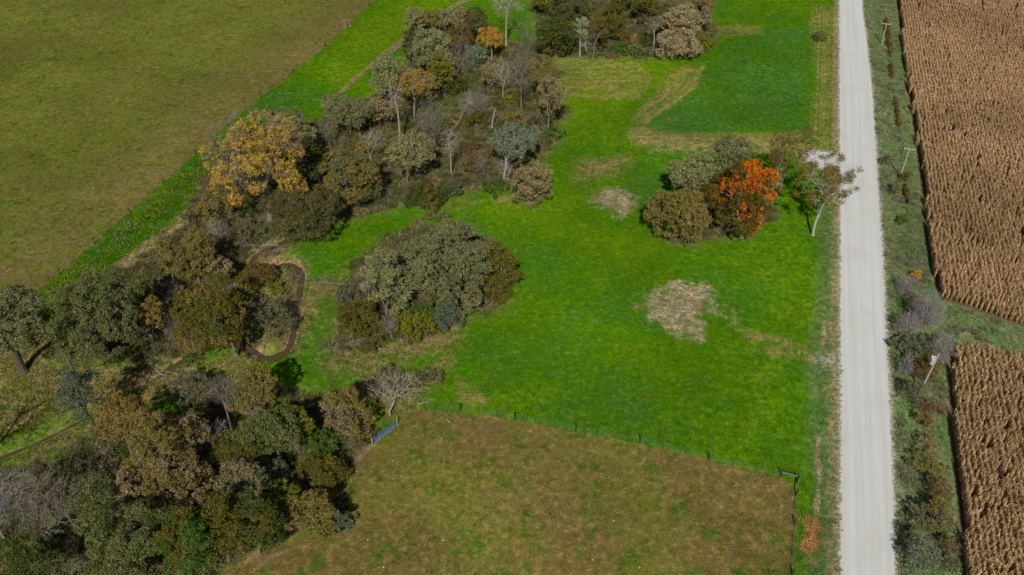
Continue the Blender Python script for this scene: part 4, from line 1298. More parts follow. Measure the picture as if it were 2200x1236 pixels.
vine([(1903, 36), (1908, 80), (1914, 124)], 0.75, 'rust', 'long rusty vine hedge on the fence near the farthest pole')
vine([(1913, 138), (1917, 168)], 0.6, 'rust', 'short rusty vine hedge, middle one along the corn fence')
vine([(1922, 208), (1928, 245), (1932, 278)], 0.7, 'rust', 'amber vine hedge on the fence just above the middle pole')
vine([(1944, 398), (1950, 440)], 0.5, 'rust', 'thin brown vine hedge just below the middle pole')

# ------------------------------------------------------------------ dead wood on the ground
def deadwood(name, pts, r, label, cat, bark='pale', branches=14, spread=1.6, seed=1, lift=0.15):
    """A fallen stem with broken branches along it."""
    rng = np.random.default_rng(seed)
    P = poly(pts)
    b = P[0]
    z = zat(*b)
    path = smooth_path(P, 4)
    zz = height(path[:, 0], path[:, 1]) - z
    pth = np.stack([path[:, 0] - b[0], path[:, 1] - b[1], zz + r * 0.8 + lift * np.abs(np.sin(np.linspace(0, 5, len(path))))], 1)
    segs = []
    for i in range(len(pth) - 1):
        f0, f1 = 1 - 0.75 * i / len(pth), 1 - 0.75 * (i + 1) / len(pth)
        segs.append((pth[i], pth[i + 1], r * f0, r * f1))
    add_ = []
    for k in range(branches):
        i = rng.integers(0, len(pth))
        d = unit(rng, 1)[0]; d[2] = abs(d[2]) * 0.5 + 0.02
        L = spread * rng.uniform(0.4, 1.2)
        q = pth[i] + d * L
        q[2] = max(q[2], pth[i][2] * 0.5)
        add_.append((pth[i], q, r * 0.4, 0.018))
        for j in range(2):
            d2 = d + unit(rng, 1)[0] * 0.7; d2[2] = abs(d2[2]) * 0.4
            add_.append((pth[i] + d * L * 0.55, pth[i] + d * L * 0.55 + d2 * L * 0.5, r * 0.25, 0.014))
    root = add(name, None, loc=(b[0], b[1], z))
    tag(root, label, cat)
    tv, tf = seg_mesh(segs, rng)
    add('trunk', new_mesh('trunk', tv, tf, M_BARK[bark]), root)
    if add_:
        tv, tf = seg_mesh(add_, rng)
        add('branch', new_mesh('branch', tv, tf, M_BARK[bark]), root)


deadwood('fallen_log', [(616, 600), (634, 588), (655, 570)], 0.16, 'weathered grey log lying by the tip of the creek bend', 'log', 'grey', 8, 1.3, 21)
deadwood('fallen_tree', [(742, 612), (700, 608), (640, 606), (612, 622)], 0.13, 'fallen bare tree stretched across the grass right of the creek', 'fallen tree', 'grey', 26, 2.2, 22)
deadwood('fallen_log', [(324, 786), (350, 797), (400, 808)], 0.13, 'pale fallen log lying across the lower creek at left', 'log', 'pale', 8, 1.4, 23)
deadwood('fallen_branch', [(602, 519), (570, 523), (545, 530), (520, 524)], 0.12, 'fallen silver branches over the creek above the bend', 'fallen branch', 'pale', 26, 2.0, 24, 0.7)
deadwood('fallen_branch', [(870, 392), (835, 406), (797, 402)], 0.09, 'long curved pale branch lying below the brownish oak', 'fallen branch', 'pale', 8, 1.4, 25)
deadwood('brush_pile', [(790, 728), (745, 742), (705, 750)], 0.11, 'heap of dead grey branches at the meadow clump\'s lower left', 'brush pile', 'grey', 46, 2.4, 26, 0.5)
deadwood('brush_pile', [(608, 636), (622, 655), (634, 682)], 0.10, 'tangle of dead sticks on the creek bank right of the thicket', 'brush pile', 'grey', 34, 1.8, 27, 0.4)
deadwood('fallen_branch', [(1891, 515), (1902, 528), (1909, 539), (1905, 552), (1901, 566)], 0.09, 'bleached forked branch lying on the right road shoulder', 'fallen branch', 'white', 2, 0.8, 28, 0.03)
deadwood('fallen_branch', [(900, 395), (880, 402), (905, 410)], 0.06, 'tangle of twigs left of the dirt slip', 'fallen branch', 'grey', 22, 1.6, 29, 0.3)
deadwood('fallen_log', [(640, 672), (652, 664)], 0.10, 'short pale log right of the creek\'s straight reach', 'log', 'pale', 0, 1, 30, 0.0)
deadwood('fallen_branch', [(700, 842), (716, 818), (722, 805)], 0.10, 'thin dark branch lying in grass above the tan and yellow tree', 'fallen branch', 'brown', 8, 0.8, 31)


# ------------------------------------------------------------------ boxes and pipes for made things
def pipe_data(name, p, q, r, mat, sides=8, r2=None):
    p, q = np.array(p, float), np.array(q, float)
    V, F = tubes(p[None], ((p + q) / 2)[None], q[None], np.array([r]), np.array([r if r2 is None else r2]), sides)
    me = bpy.data.meshes.new(name)
    faces = [tuple(f) for f in F] + [tuple(range(sides))[::-1], tuple(range(2 * sides, 3 * sides))]
    me.from_pydata([tuple(v) for v in V], [], faces)
    me.update()
    me.materials.append(mat)
    return me


def box_data(name, size, mat, centre=(0, 0, 0), bevel=0.15):
    sx, sy, sz = [s / 2 for s in size]
    b = min(size) * bevel
    V = []
    for z, i in ((-sz, b), (-sz + b, 0), (sz - b, 0), (sz, b)):
        for (x, y) in ((-1, -1), (1, -1), (1, 1), (-1, 1)):
            V.append((centre[0] + x * (sx - i), centre[1] + y * (sy - i), centre[2] + z))
    F = [(3, 2, 1, 0), (12, 13, 14, 15)]
    for k in range(3):
        for s in range(4):
            F.append((k * 4 + s, k * 4 + (s + 1) % 4, (k + 1) * 4 + (s + 1) % 4, (k + 1) * 4 + s))
    me = bpy.data.meshes.new(name)
    me.from_pydata(V, [], F)
    me.update()
    me.materials.append(mat)
    return me


# utility poles
def pole(base_px, top_px, label, arm=True, transformer=False):
    b = G(*base_px)
    z = zat(*b)
    d = ray(*top_px)
    t = b[1] / d[1]
    top = np.array([d[0] * t - b[0], 0.0, CAM_H + d[2] * t - z])
    top[0] *= 0.5
    root = add('utility_pole', None, loc=(b[0], b[1], z))
    tag(root, label, 'utility pole', 'utility poles along the corn field')
    add('pole', pipe_data('pole', (0, 0, -0.3), top, 0.17, M_POLE, 10, 0.11), root)
    ax = np.array([RU[0], RU[1], 0.0])
    if arm:
        c = top * 0.965 + np.array([0.02, -0.14, 0])
        a, bb = c - ax * 1.15, c + ax * 1.15
        me = box_data('crossarm', (2.3, 0.12, 0.14), M_POLE)
        o = add('crossarm', me, root, c)
        o.rotation_euler = (0, 0, math.atan2(RU[1], RU[0]))
        for s in (-1.02, -0.5, 0.5, 1.02):
            add('insulator', pipe_data('insulator', (0, 0, 0), (0, 0, 0.2), 0.055, M_PORC, 8, 0.035), root, c + ax * s + np.array([0, 0, 0.07]))
        for s in (-0.6, 0.6):
            add('brace', pipe_data('brace', c + ax * s + np.array([0, -0.03, -0.05]), top * 0.88, 0.025, M_STEEL, 5), root)
    if transformer:
        q = top * 0.84 - ax * 0.42 + np.array([0, -0.1, 0])
        tk = add('transformer', pipe_data('transformer', (0, 0, -0.55), (0, 0, 0.45), 0.27, M_TRANSF, 14), root, q)
        add('lid', pipe_data('lid', (0, 0, 0.45), (0, 0, 0.55), 0.29, M_TRANSF, 14, 0.12), tk)
        for s in (-0.12, 0.12):
            add('bushing', pipe_data('bushing', (s, 0, 0.5), (s * 1.5, 0, 0.85), 0.06, M_PORC, 8, 0.04), tk)
        add('cutout', pipe_data('cutout', top * 0.95 - ax * 0.15, top * 0.93 - ax * 0.75, 0.05, M_PORC, 8, 0.05), root)
        add('cutout', pipe_data('cutout', top * 0.97 - ax * 0.72, top * 0.90 - ax * 0.70, 0.07, M_PORC, 8, 0.05), root)
        add('insulator', pipe_data('insulator', top, top + np.array([0, 0, 0.25]), 0.06, M_PORC, 8, 0.04), root)


pole((1895, 92), (1903, 50), 'farthest wooden utility pole with crossarm near the top of the verge')
pole((1934, 380), (1953, 318), 'middle wooden utility pole with white crossarm beside the corn')
pole((1977, 840), (2021, 763), 'nearest utility pole with grey transformer rising from the brown bushes', arm=False, transformer=True)


# fences
def fence(posts_px, label, wood_every, kinds=None, wires=4, h=1.25, extra=None, name='wire_fence'):
    pts = [G(*p) for p in posts_px]
    b = pts[0]
    z0 = zat(*b)
    root = add(name, None, loc=(b[0], b[1], z0))
    tag(root, label, 'fence')
    rng = np.random.default_rng(len(posts_px) * 7 + 1)
    wood = pipe_data('post', (0, 0, -0.3), (0, 0, h + 0.15), 0.10, M_POST, 8, 0.095)
    steel = pipe_data('post', (0, 0, -0.3), (0, 0, h), 0.035, M_TPOST, 5)
    tops = []
    for i, p in enumerate(pts):
        z = zat(*p) - z0
        k = kinds[i] if kinds else ('w' if i % wood_every == 0 else 't')
        o = add('post', wood if k == 'w' else steel, root, (p[0] - b[0], p[1] - b[1], z))
        o.rotation_euler = (rng.normal(0, 0.03), rng.normal(0, 0.03), 0)
        tops.append(np.array([p[0] - b[0], p[1] - b[1], z]))
    for w in range(wires):
        hh = h * (0.25 + 0.72 * w / max(wires - 1, 1))
        P0 = np.array([t + np.array([0, 0, hh]) for t in tops[:-1]])
        P2 = np.array([t + np.array([0, 0, hh]) for t in tops[1:]])
        V, F = tubes(P0, (P0 + P2) / 2 - np.array([0, 0, 0.03]), P2, np.full(len(P0), 0.006), np.full(len(P0), 0.006), 3)
        add('wire', new_mesh('wire', V, F, M_WIRE), root)
    return root, b, z0


def between(a, b, n):
    return [(a[0] + (b[0] - a[0]) * k / n, a[1] + (b[1] - a[1]) * k / n) for k in range(n)]


wl = [(912, 880), (989, 886), (1107, 904), (1237, 927), (1375, 950), (1523, 985), (1678, 1021)]
line, kinds = [], []
for a, b in zip(wl[:-1], wl[1:]):
    seg = between(a, b, 3)
    line += seg
    kinds += ['w', 't', 't']
line += [wl[-1], (1713, 1031)]
kinds += ['w', 'w']
kinds[0] = 't'
fr, fb, fz = fence(line, 'dark post and wire fence between green meadow and foreground pasture', 3, kinds)
for p, q in (((1678, 1021), (1713, 1031)),):
    A, B = G(*p), G(*q)
    add('brace_rail', pipe_data('brace_rail', (A[0] - fb[0], A[1] - fb[1], zat(*A) - fz + 1.05), (B[0] - fb[0], B[1] - fb[1], zat(*B) - fz + 1.05), 0.06, M_STEEL), fr)
side = [(1713, 1034), (1711, 1062), (1709, 1090), (1708, 1124), (1706, 1160), (1704, 1195), (1703, 1232), (1700, 1275)]
fr, fb, fz = fence(side, 'post and wire fence along the road side of the foreground pasture', 2, ['w', 'w', 't', 'w', 't', 't', 'w', 't'])
A, B = G(*side[0]), G(*side[1])
add('brace_rail', pipe_data('brace_rail', (A[0] - fb[0], A[1] - fb[1], zat(*A) - fz + 1.05), (B[0] - fb[0], B[1] - fb[1], zat(*B) - fz + 1.05), 0.06, M_STEEL), fr)
nw = []
chain = [(840, -30), (700, 100), (560, 206), (466, 290), (398, 352), (330, 417), (230, 502), (130, 592), (88, 628), (40, 650)]
cnt = [9, 6, 4, 3, 3, 4, 4, 2, 2]
for a, b, n in zip(chain[:-1], chain[1:], cnt):
    nw += between(a, b, n)
nw.append(chain[-1])
fence(nw, 'long weathered wire fence between upper left pasture and green strip', 3)
fence([(1897, -10), (1901, 30), (1905, 60), (1910, 100), (1915, 150), (1920, 200), (1926, 240), (1932, 285), (1937, 330), (1943, 385), (1949, 440), (1955, 490), (1961, 545), (1966, 590)],
      'old wire fence with vines running between verge and upper corn', 2, wires=3)
fence([(742, 998), (774, 972)], 'short end of fence with pale posts below the blue gate', 1, ['t', 't'], wires=3)

# the blue gate and its posts
gl, gr = G(806, 952), G(848, 919)
zl = zat(*gl)
root = add('farm_gate', None, loc=(gl[0], gl[1], zl))
tag(root, 'bright blue tubular steel farm gate at the pasture corner', 'gate')
dv = np.array([gr[0] - gl[0], gr[1] - gl[1], 0.0])
GH = 1.15
for k in range(6):
    h = 0.12 + (GH - 0.12) * k / 5
    add('rail', pipe_data('rail', np.array([0, 0, h]), dv + np.array([0, 0, h]), 0.026, M_BLUE), root)
for f in (0.0, 0.36, 0.68, 1.0):
    add('stile', pipe_data('stile', dv * f + np.array([0, -0.045, 0.10]), dv * f + np.array([0, -0.045, GH + 0.03]), 0.04, M_BLUE), root)
for p, lb in (((801, 957), 'pale gate post at the lower end of the blue gate'), ((854, 914), 'pale gate post at the upper end of the blue gate')):
    q = G(*p)
    o = add('gate_post', pipe_data('gate_post', (0, 0, -0.3), (0, 0, 1.5), 0.09, M_GREYWOOD, 8, 0.085), None, (q[0], q[1], zat(*q)))
    tag(o, lb, 'post')
for a, b, lb in (((898, 872), (919, 867), 'long white board lying in grass near the fence corner'), ((959, 904), (968, 912), 'pale board lying on the pasture below the first fence post'),
                 ((992, 912), (1002, 902), 'brown board lying on the pasture, right of the pale board')):
    A, B = G(*a), G(*b)
    L = np.linalg.norm(B - A)
    c = (A + B) / 2
    o = add('board', box_data('board', (L, 0.18, 0.06), M_GREYWOOD if 'brown' not in lb else M_BARK['brown']), None, (c[0], c[1], zat(*c) + 0.10))
    o.rotation_euler = (0.03, 0.0, math.atan2(B[1] - A[1], B[0] - A[0]))
    tag(o, lb, 'board')

# pale stones scattered over the pastures
def stone_mesh(seed):
    rng = np.random.default_rng(seed)
    V, F = [], []
    for a, (zz, rr) in enumerate(((-0.5, 0.7), (0.0, 1.0), (0.45, 0.75), (0.62, 0.3))):
        for s in range(7):
            t = s * 2 * math.pi / 7
            r = rr * rng.uniform(0.75, 1.15)
            V.append((math.cos(t) * r, math.sin(t) * r * 0.8, zz * rng.uniform(0.9, 1.1)))
    for k in range(3):
        for s in range(7):
            F.append((k * 7 + s, k * 7 + (s + 1) % 7, (k + 1) * 7 + (s + 1) % 7, (k + 1) * 7 + s))
    F += [tuple(range(6, -1, -1)), tuple(range(21, 28))]
    me = bpy.data.meshes.new('stone')
    me.from_pydata(V, [], F)
    me.update()
    me.materials.append(M_STONE)
    return me


SM = [stone_mesh(k) for k in range(4)]
rs = np.random.default_rng(77)
sp_px = [(949, 945), (1080, 980), (822, 1013), (765, 1012), (844, 990), (862, 1023), (1407, 1016), (951, 1160), (790, 1159), (824, 1218), (965, 1234), (1451, 1135), (1536, 1124),
         (1542, 1137), (1576, 1146), (1435, 1032), (1318, 1118), (1374, 1217), (1273, 1201), (1703, 1067), (1040, 1006), (1262, 936)]
for i, p in enumerate(sp_px):
    q = G(*p)
    o = add('stone', SM[i % 4], None, (q[0], q[1], zat(*q) + 0.05))
    s = rs.uniform(0.08, 0.16)
    o.scale = (s, s, s * 0.7)
    o.rotation_euler = (0, 0, rs.uniform(0, 6.28))
    tag(o, 'small pale stone lying on the brown foreground pasture', 'stone', 'pale stones on the foreground pasture')
np_px = [(150, 45), (205, 51), (147, 167), (313, 141), (178, 152), (153, 196), (75, 218), (376, 302), (213, 367), (101, 408), (237, 438), (201, 404), (340, 145), (34, 46)]
for i, p in enumerate(np_px):
    q = G(*p)
    o = add('stone', SM[i % 4], None, (q[0], q[1], zat(*q) + 0.05))
    s = rs.uniform(0.10, 0.19)
    o.scale = (s, s, s * 0.7)
    o.rotation_euler = (0, 0, rs.uniform(0, 6.28))
    tag(o, 'small pale stone lying on the upper left pasture', 'stone', 'pale stones on the upper left pasture')

# ------------------------------------------------------------------ plants nobody could count: tufts, weeds and corn
def proto(name, V, F, mat, shade):
    me = new_mesh(name, np.array(V, float), np.array(F), mat, {'shade': np.array(shade, float)})
    return bpy.data.objects.new(name, me)


def tuft_proto(seed, n, spread, hgt, width, lean):
    """Blades from a common foot: one bent quad pair each."""
    rng = np.random.default_rng(seed)
    V, F, S = [], [], []
    for i in range(n):
        a, r = rng.uniform(0, 6.28), spread * math.sqrt(rng.random())
        p = np.array([math.cos(a) * r, math.sin(a) * r, -0.02])
        d = np.array([math.cos(a + rng.normal(0, .7)), math.sin(a + rng.normal(0, .7)), 0]) * lean * rng.uniform(0.3, 1.2)
        w = np.array([-math.sin(a * 3.1), math.cos(a * 3.1), 0]) * width * rng.uniform(0.7, 1.3)
        h = hgt * rng.uniform(0.55, 1.2)
        m_ = p + d * 0.35 + np.array([0, 0, h * 0.62])
        t_ = p + d + np.array([0, 0, h * rng.uniform(0.75, 1.05)])
        k = len(V)
        V += [p - w, p + w, m_ + w * 0.8, m_ - w * 0.8, t_ + w * 0.15, t_ - w * 0.15]
        F += [(k, k + 1, k + 2, k + 3), (k + 3, k + 2, k + 4, k + 5)]
        S += [rng.random()] * 6
    return V, F, S


def corn_proto(seed):
    rng = np.random.default_rng(seed)
    V, F, S = [], [], []
    H = rng.uniform(2.0, 2.45)
    lean = rng.normal(0, 0.035, 2)

    def at(z):
        return np.array([lean[0] * z, lean[1] * z, z])
    for k, z in enumerate((0, H)):
        for s in range(3):
            t = s * 2.094
            r = 0.022 if k == 0 else 0.010
            V.append(at(z) + np.array([math.cos(t) * r, math.sin(t) * r, 0])); S.append(0.4)
    for s in range(3):
        F.append((s, (s + 1) % 3, 3 + (s + 1) % 3, 3 + s))
    n = 13
    a = rng.uniform(0, 6.28)
    for i in range(n):
        z = 0.55 + (H - 0.65) * i / (n - 1)
        a += math.pi + rng.normal(0, 0.6)
        d = np.array([math.cos(a), math.sin(a), 0])
        w = np.array([-math.sin(a), math.cos(a), 0])
        L = rng.uniform(0.22, 0.39) * (1 - 0.25 * abs(i / n - 0.5))
        up = rng.uniform(0.06, 0.20)
        dr = rng.uniform(0.20, 0.60)
        sh = rng.random()
        prev = None
        for f in (0.0, 0.3, 0.65, 1.0):
            c = at(z) + d * L * f * (0.85 if f == 1 else 1) + np.array([0, 0, up * math.sin(f * 2.4) - dr * f * f * 0.9]) + rng.normal(0, 0.02, 3)
            ww = w * 0.066 * (0.7, 1.05, 0.9, 0.2)[int(round(f * 3))] + np.array([0, 0, rng.normal(0, 0.015)])
            k = len(V)
            V += [c - ww, c + ww]; S += [sh, sh]
            if prev is not None:
                F.append((prev, prev + 1, k + 1, k))
            prev = k
    for i in range(6):    # tassel
        a = rng.uniform(0, 6.28)
        p = at(H - 0.05)
        q = p + np.array([math.cos(a) * 0.16, math.sin(a) * 0.16, rng.uniform(0.12, 0.30)])
        k = len(V)
        V += [p + (-0.01, 0, 0), p + (0.01, 0, 0), q + (0.014, 0, 0), q + (-0.014, 0, 0)]; S += [0.9] * 4
        F.append((k, k + 1, k + 2, k + 3))
    a = rng.uniform(0, 6.28)   # ear in its husk
    p = at(1.05)
    d = np.array([math.cos(a) * 0.12, math.sin(a) * 0.12, 0.02]); w = np.array([-math.sin(a), math.cos(a), 0]) * 0.05
    k = len(V)
    V += [p - w * 0.4, p + w * 0.4, p + d + w + (0, 0, 0.05), p + d - w + (0, 0, 0.05), p + d * 1.4 + w * 0.3 - (0, 0, 0.2), p + d * 1.4 - w * 0.3 - (0, 0, 0.2)]
    S += [0.95] * 6
    F += [(k, k + 1, k + 2, k + 3), (k + 3, k + 2, k + 4, k + 5)]
    return V, F, S


def scatter(name, protos, X, Y, Z, scl, tint, label, rng):
    """One object of stuff: the given plants set at the given points."""
    n = len(X)
    me = bpy.data.meshes.new(name)
    me.vertices.add(n)
    me.vertices.foreach_set("co", np.stack([X, Y, Z], 1).astype(np.float32).ravel())
    for an, arr in (('rot', rng.uniform(0, 6.28, n)), ('scl', scl)):
        a = me.attributes.new(an, 'FLOAT', 'POINT'); a.data.foreach_set("value", np.asarray(arr, np.float32))
    a = me.attributes.new('pick', 'INT', 'POINT'); a.data.foreach_set("value", rng.integers(0, len(protos), n).astype(np.int32))
    a = me.attributes.new('tint', 'FLOAT_COLOR', 'POINT')
    a.data.foreach_set("color", np.concatenate([tint, np.ones((n, 1))], 1).astype(np.float32).ravel())
    o = add(name, me)
    tag(o, label, kind='stuff')
    c = bpy.data.collections.new(name + "_kinds")
    for p in protos:
        c.objects.link(p)
    t = bpy.data.node_groups.new(name, 'GeometryNodeTree')
    t.interface.new_socket("Geometry", in_out='INPUT', socket_type='NodeSocketGeometry')
    t.interface.new_socket("Geometry", in_out='OUTPUT', socket_type='NodeSocketGeometry')
    gi, go = t.nodes.new('NodeGroupInput'), t.nodes.new('NodeGroupOutput')
    ip = t.nodes.new('GeometryNodeInstanceOnPoints')
    ci = t.nodes.new('GeometryNodeCollectionInfo')
    ci.inputs['Collection'].default_value = c
    ci.inputs['Separate Children'].default_value = True
    ci.inputs['Reset Children'].default_value = True

    def named(nm, ty):
        nd = t.nodes.new('GeometryNodeInputNamedAttribute'); nd.data_type = ty
        nd.inputs['Name'].default_value = nm
        return nd.outputs['Attribute']
    cx = t.nodes.new('ShaderNodeCombineXYZ')
    t.links.new(named('rot', 'FLOAT'), cx.inputs[2])
    er = t.nodes.new('FunctionNodeEulerToRotation')
    t.links.new(cx.outputs[0], er.inputs[0])
    t.links.new(gi.outputs[0], ip.inputs['Points'])
    t.links.new(ci.outputs[0], ip.inputs['Instance'])
    ip.inputs['Pick Instance'].default_value = True
    t.links.new(named('pick', 'INT'), ip.inputs['Instance Index'])
    t.links.new(er.outputs[0], ip.inputs['Rotation'])
    t.links.new(named('scl', 'FLOAT'), ip.inputs['Scale'])
    t.links.new(ip.outputs[0], go.inputs[0])
    md = o.modifiers.new(name, 'NODES')
    md.node_group = t
    return o


def blend(cols, w):
    return np.array(cols)[w]


sr = np.random.default_rng(5)
# random ground points seen by the camera
NP = 420000
sx_ = sr.uniform(-172, 172, NP); sy_ = sr.uniform(50, 262, NP)
qx_, qy_, _ = project(sx_, sy_, 0 * sx_)
k_ = (qx_ > -130) & (qx_ < 2330) & (qy_ > -70) & (qy_ < 1340)
sx_, sy_ = sx_[k_], sy_[k_]
ml = land(sx_, sy_)
zz_ = height(sx_, sy_, ml)
u_ = sr.random(len(sx_))
clump = fbm(sx_, sy_, 2.2, 3)
clump2 = fbm(sx_ + 50, sy_, 9.0, 2)
off_road = (ml['road'] < -0.35) & (ml['creek'] > 1.0) & (ml['corn'] < -0.5)
past = np.maximum(ml['pn'], ml['ps'])
vg = off_road & ((ml['verge'] > 0.63))
wd = off_road & (ml['wood'] > 0) & (past < 0) & ~vg
md_ = off_road & (ml['wood'] <= 0) & (past < -0.3) & ~vg
nn_ = len(sx_)


def var(n, lo=0.7, hi=1.25):
    return sr.uniform(lo, hi, (n, 1))


# meadow grass
sel = md_ & (u_ < 0.62 * (1 - 0.8 * ml['straw']))
n = sel.sum()
hue = np.clip(0.5 + 0.42 * ml['hue'][sel] + (clump[sel] - 0.5) * 1.6 + (clump2[sel] - 0.5) * 0.8, 0, 1)[:, None]
ca, cb, cc_ = np.array([0.050, 0.158, 0.014]), np.array([0.066, 0.180, 0.003]), np.array([0.115, 0.205, 0.004])
col = np.where(hue < 0.5, ca + (cb - ca) * hue * 2, cb + (cc_ - cb) * (hue - 0.5) * 2) * var(n, 0.68, 1.28)
dv_ = np.clip(ml['verge'][sel], 0, 1)[:, None]
col = col * (1 - dv_) + np.array([0.105, 0.185, 0.050]) * var(n) * dv_
dryf = (sr.random(n) < 0.05 + 0.5 * ml['lv'][sel] + 0.35 * ml['soft'][sel] + 0.55 * ml['tan'][sel])[:, None]
col = np.where(dryf, np.array([0.27, 0.20, 0.085]) * var(n), col)
rust_ = (ml['rusty'][sel] > 0.4)[:, None]
col = np.where(rust_, np.array([0.42, 0.23, 0.09]) * var(n, 0.8, 1.2), col)
TALL = poly([(540, 225), (600, 235), (470, 330), (430, 420), (330, 510), (200, 600), (95, 640), (88, 628), (230, 508), (400, 358)])
tl = sstep(-2, 3, sd(TALL, sx_[sel], sy_[sel]))
col = np.where(((sr.random(n) < 0.16) & (tl > 0.5))[:, None], np.array([0.22, 0.20, 0.09]) * var(n), col)
sc_ = (1 + 1.5 * tl) * sr.uniform(0.6, 1.2, n) * (0.7 + 0.8 * clump[sel]) * (1 + 0.9 * ml['tan'][sel] + 0.7 * (ml['rusty'][sel] > 0.4)) * np.where(past[sel] > -14, 1.0, 0.9)
green = [proto('grass_tuft', *(lambda r: (r[0], r[1], M_TUFT, r[2]))(tuft_proto(k, 16, 0.32, 0.16, 0.030, 0.20))) for k in range(5)]
scatter('meadow_grass', green, sx_[sel], sy_[sel], zz_[sel], sc_, col, 'short bright green meadow grass', sr)

# pasture tussocks
sel = off_road & (past > -0.2) & (u_ < 0.42)
n = sel.sum()
gch = (sr.random(n) < np.clip((clump[sel] - 0.50) * 5.0, 0.04, 0.85))[:, None]
col = np.where(gch, np.array([0.066, 0.130, 0.010]), np.array([0.172, 0.152, 0.036])) * var(n, 0.65, 1.3)
tn = (sr.random(n) < 0.14)[:, None]
col = np.where(tn, np.array([0.29, 0.215, 0.105]) * var(n), col)
dry_t = [proto('pasture_tuft', *(lambda r: (r[0], r[1], M_TUFT, r[2]))(tuft_proto(20 + k, 14, 0.30, 0.13, 0.028, 0.22))) for k in range(5)]
scatter('pasture_grass', dry_t, sx_[sel], sy_[sel], zz_[sel], sr.uniform(0.5, 1.25, n) * (0.6 + clump[sel]), col, 'grazed olive brown pasture grass', sr)

# woodland weeds
sel = wd & (u_ < 0.55)
n = sel.sum()
pick = sr.random(n)
wcols = np.array([[0.21, 0.155, 0.080], [0.13, 0.145, 0.035], [0.090, 0.145, 0.020], [0.29, 0.210, 0.115], [0.19, 0.175, 0.115]])
wi = np.clip((pick * 3 + clump2[sel] * 4 - 0.9).astype(int), 0, 4)
col = wcols[wi] * var(n, 0.65, 1.25)
weeds = [proto('weed', *(lambda r: (r[0], r[1], M_TUFT, r[2]))(tuft_proto(40 + k, 22, 0.38, 0.55, 0.035, 0.42))) for k in range(5)]
scatter('woodland_weeds', weeds, sx_[sel], sy_[sel], zz_[sel], sr.uniform(0.35, 1.5, n) * (0.5 + clump[sel]), col, 'brown and green weeds under the creek trees', sr)

# brushy undergrowth that hides the ground between the trees
def brush_proto(seed):
    rng = np.random.default_rng(seed)
    n = 90
    a = rng.uniform(0, 6.28, n); r = rng.random(n) ** 0.5
    C = np.stack([np.cos(a) * r * 0.95, np.sin(a) * r * 0.95, (0.15 + 1.1 * rng.random(n)) * (1.1 - 0.75 * r * r)], 1)
    V, F, _ = leaves_mesh(C, unit(rng, n), 0.26, np.ones((n, 3)), rng, 0.5)
    S = list(np.repeat(rng.random(n), 4))
    V, F = list(V), [tuple(f) for f in F]
    for i in range(26):
        t = rng.uniform(0, 6.28)
        e = np.array([math.cos(t) * rng.uniform(0.3, 1.0), math.sin(t) * rng.uniform(0.3, 1.0), rng.uniform(0.6, 1.5)])
        w = np.array([-math.sin(t), math.cos(t), 0]) * 0.014
        b = e * np.array([0.15, 0.15, 0]) + np.array([0, 0, -0.05])
        k = len(V)
        V += [b - w, b + w, e + w * 0.5, e - w * 0.5]; S += [1.0] * 4
        F.append((k, k + 1, k + 2, k + 3))
    return V, F, S


sel = wd & (ml['wood'] > 1.2) & (u_ > 0.80) & (u_ < 0.80 + 0.12 * np.clip((clump2 - 0.25) * 3, 0, 1))
n = sel.sum()
bcols = np.array([[0.165, 0.125, 0.065], [0.120, 0.112, 0.050], [0.080, 0.100, 0.022], [0.195, 0.165, 0.110], [0.135, 0.100, 0.035], [0.070, 0.110, 0.018]])
col = bcols[np.clip((sr.random(n) * 3.4 + clump[sel] * 5 - 1.2).astype(int), 0, 5)] * var(n, 0.7, 1.3)
scatter('woodland_undergrowth', [proto('brush', *(lambda r: (r[0], r[1], M_TUFT, r[2]))(brush_proto(300 + k))) for k in range(6)],
        sx_[sel], sy_[sel], zz_[sel], sr.uniform(0.5, 1.35, n), col, 'brown and olive brush growing thick between the creek trees', sr)

# verge weeds
sel = vg & (u_ < 0.75)
n = sel.sum()
vr = sr.random(n)
vcols = np.array([[0.100, 0.195, 0.050], [0.135, 0.190, 0.065], [0.180, 0.185, 0.095], [0.270, 0.235, 0.150], [0.200, 0.215, 0.130]])
vi = np.clip((vr * 3.6 + (clump[sel] - 0.4) * 6).astype(int), 0, 4)
col = vcols[vi] * var(n)
near_fence = sr.uniform(0, 1, n) < 0.5
tall = np.clip((clump[sel] - 0.45) * 5, 0.15, 1.3) * np.where(ml['ru'][sel] > 0, 1.0, 0.2)
scatter('verge_weeds', weeds[:0] + [proto('verge_weed', *(lambda r: (r[0], r[1], M_TUFT, r[2]))(tuft_proto(60 + k, 20, 0.34, 0.48, 0.032, 0.36))) for k in range(5)],
        sx_[sel], sy_[sel], zz_[sel], 0.25 + sr.uniform(0.3, 0.9, n) * tall, col, 'grey green weeds on the road verge', sr)

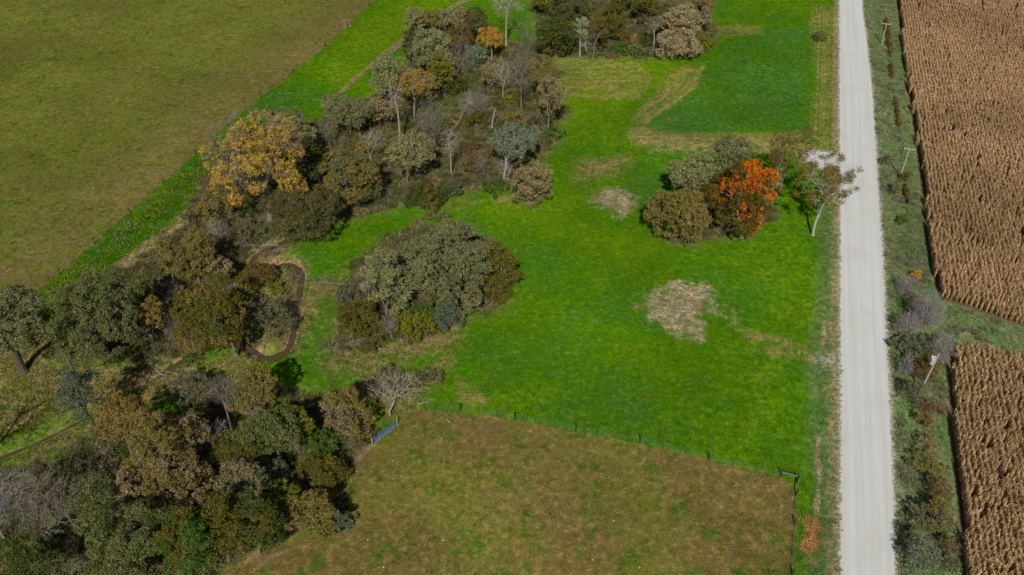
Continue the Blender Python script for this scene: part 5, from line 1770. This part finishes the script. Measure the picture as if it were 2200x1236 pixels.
# straw lying on the bare patches
sel = off_road & (past < -0.3) & (u_ < 0.25 * ml['straw'] ** 1.5 * (clump > 0.40))
n = sel.sum()
col = np.where((sr.random(n) < 0.3)[:, None], np.array([0.24, 0.180, 0.090]), np.array([0.38, 0.31, 0.19])) * var(n, 0.8, 1.2)
scatter('dry_straw', [proto('straw_tuft', *(lambda r: (r[0], r[1], M_TUFT, r[2]))(tuft_proto(80 + k, 16, 0.34, 0.06, 0.016, 0.30))) for k in range(4)],
        sx_[sel], sy_[sel], zz_[sel], sr.uniform(0.35, 0.85, n), col, 'pale straw lying on the bare meadow patches', sr)

# the corn, in rows parallel to the road
rows = np.arange(3.0, 110.0, 0.76)
cu, cv = [], []
for r in rows:
    v = np.arange(-60, 330, 0.165) + sr.uniform(-0.07, 0.07, int(math.ceil(390 / 0.165)))
    cu.append(np.full(len(v), r) + sr.normal(0, 0.035, len(v))); cv.append(v)
cu, cv = np.concatenate(cu), np.concatenate(cv)
cX = R1[0] + RU[0] * cu + RV[0] * cv
cY = R1[1] + RU[1] * cu + RV[1] * cv
a_, b_, dd_ = project(cX, cY, 0 * cX + 1.0)
k_ = (a_ > 1880) & (a_ < 2420) & (b_ > -110) & (b_ < 1390) & (cY > 40)
cX, cY = cX[k_], cY[k_]
wobx = (fbm(cX, cY, 5.0, 2) - 0.5)
inn = np.maximum(sd(CORN_A, cX, cY), sd(CORN_B, cX, cY)) > 0.15 + wobx * 0.6
gap = fbm(cX + 31, cY + 7, 1.4, 2) > 0.30
cX, cY = cX[inn & gap], cY[inn & gap]
n = len(cX)
cz = height(cX, cY)
tone = fbm(cX, cY, 14.0, 3)[:, None]
dark = np.clip(1.12 - sstep(150, 60, cY)[:, None] * 0.30, 0, 2)
col = (np.array([0.40, 0.262, 0.132]) * (1 - tone) + np.array([0.60, 0.412, 0.220]) * tone) * var(n, 0.72, 1.22)
scatter('corn_crop', [proto('corn_plant', *(lambda r: (r[0], r[1], M_CORN, r[2]))(corn_proto(200 + k))) for k in range(8)],
        cX, cY, cz, sr.uniform(0.82, 1.1, n), col, 'ripe dry tan corn standing in rows right of the road', sr)
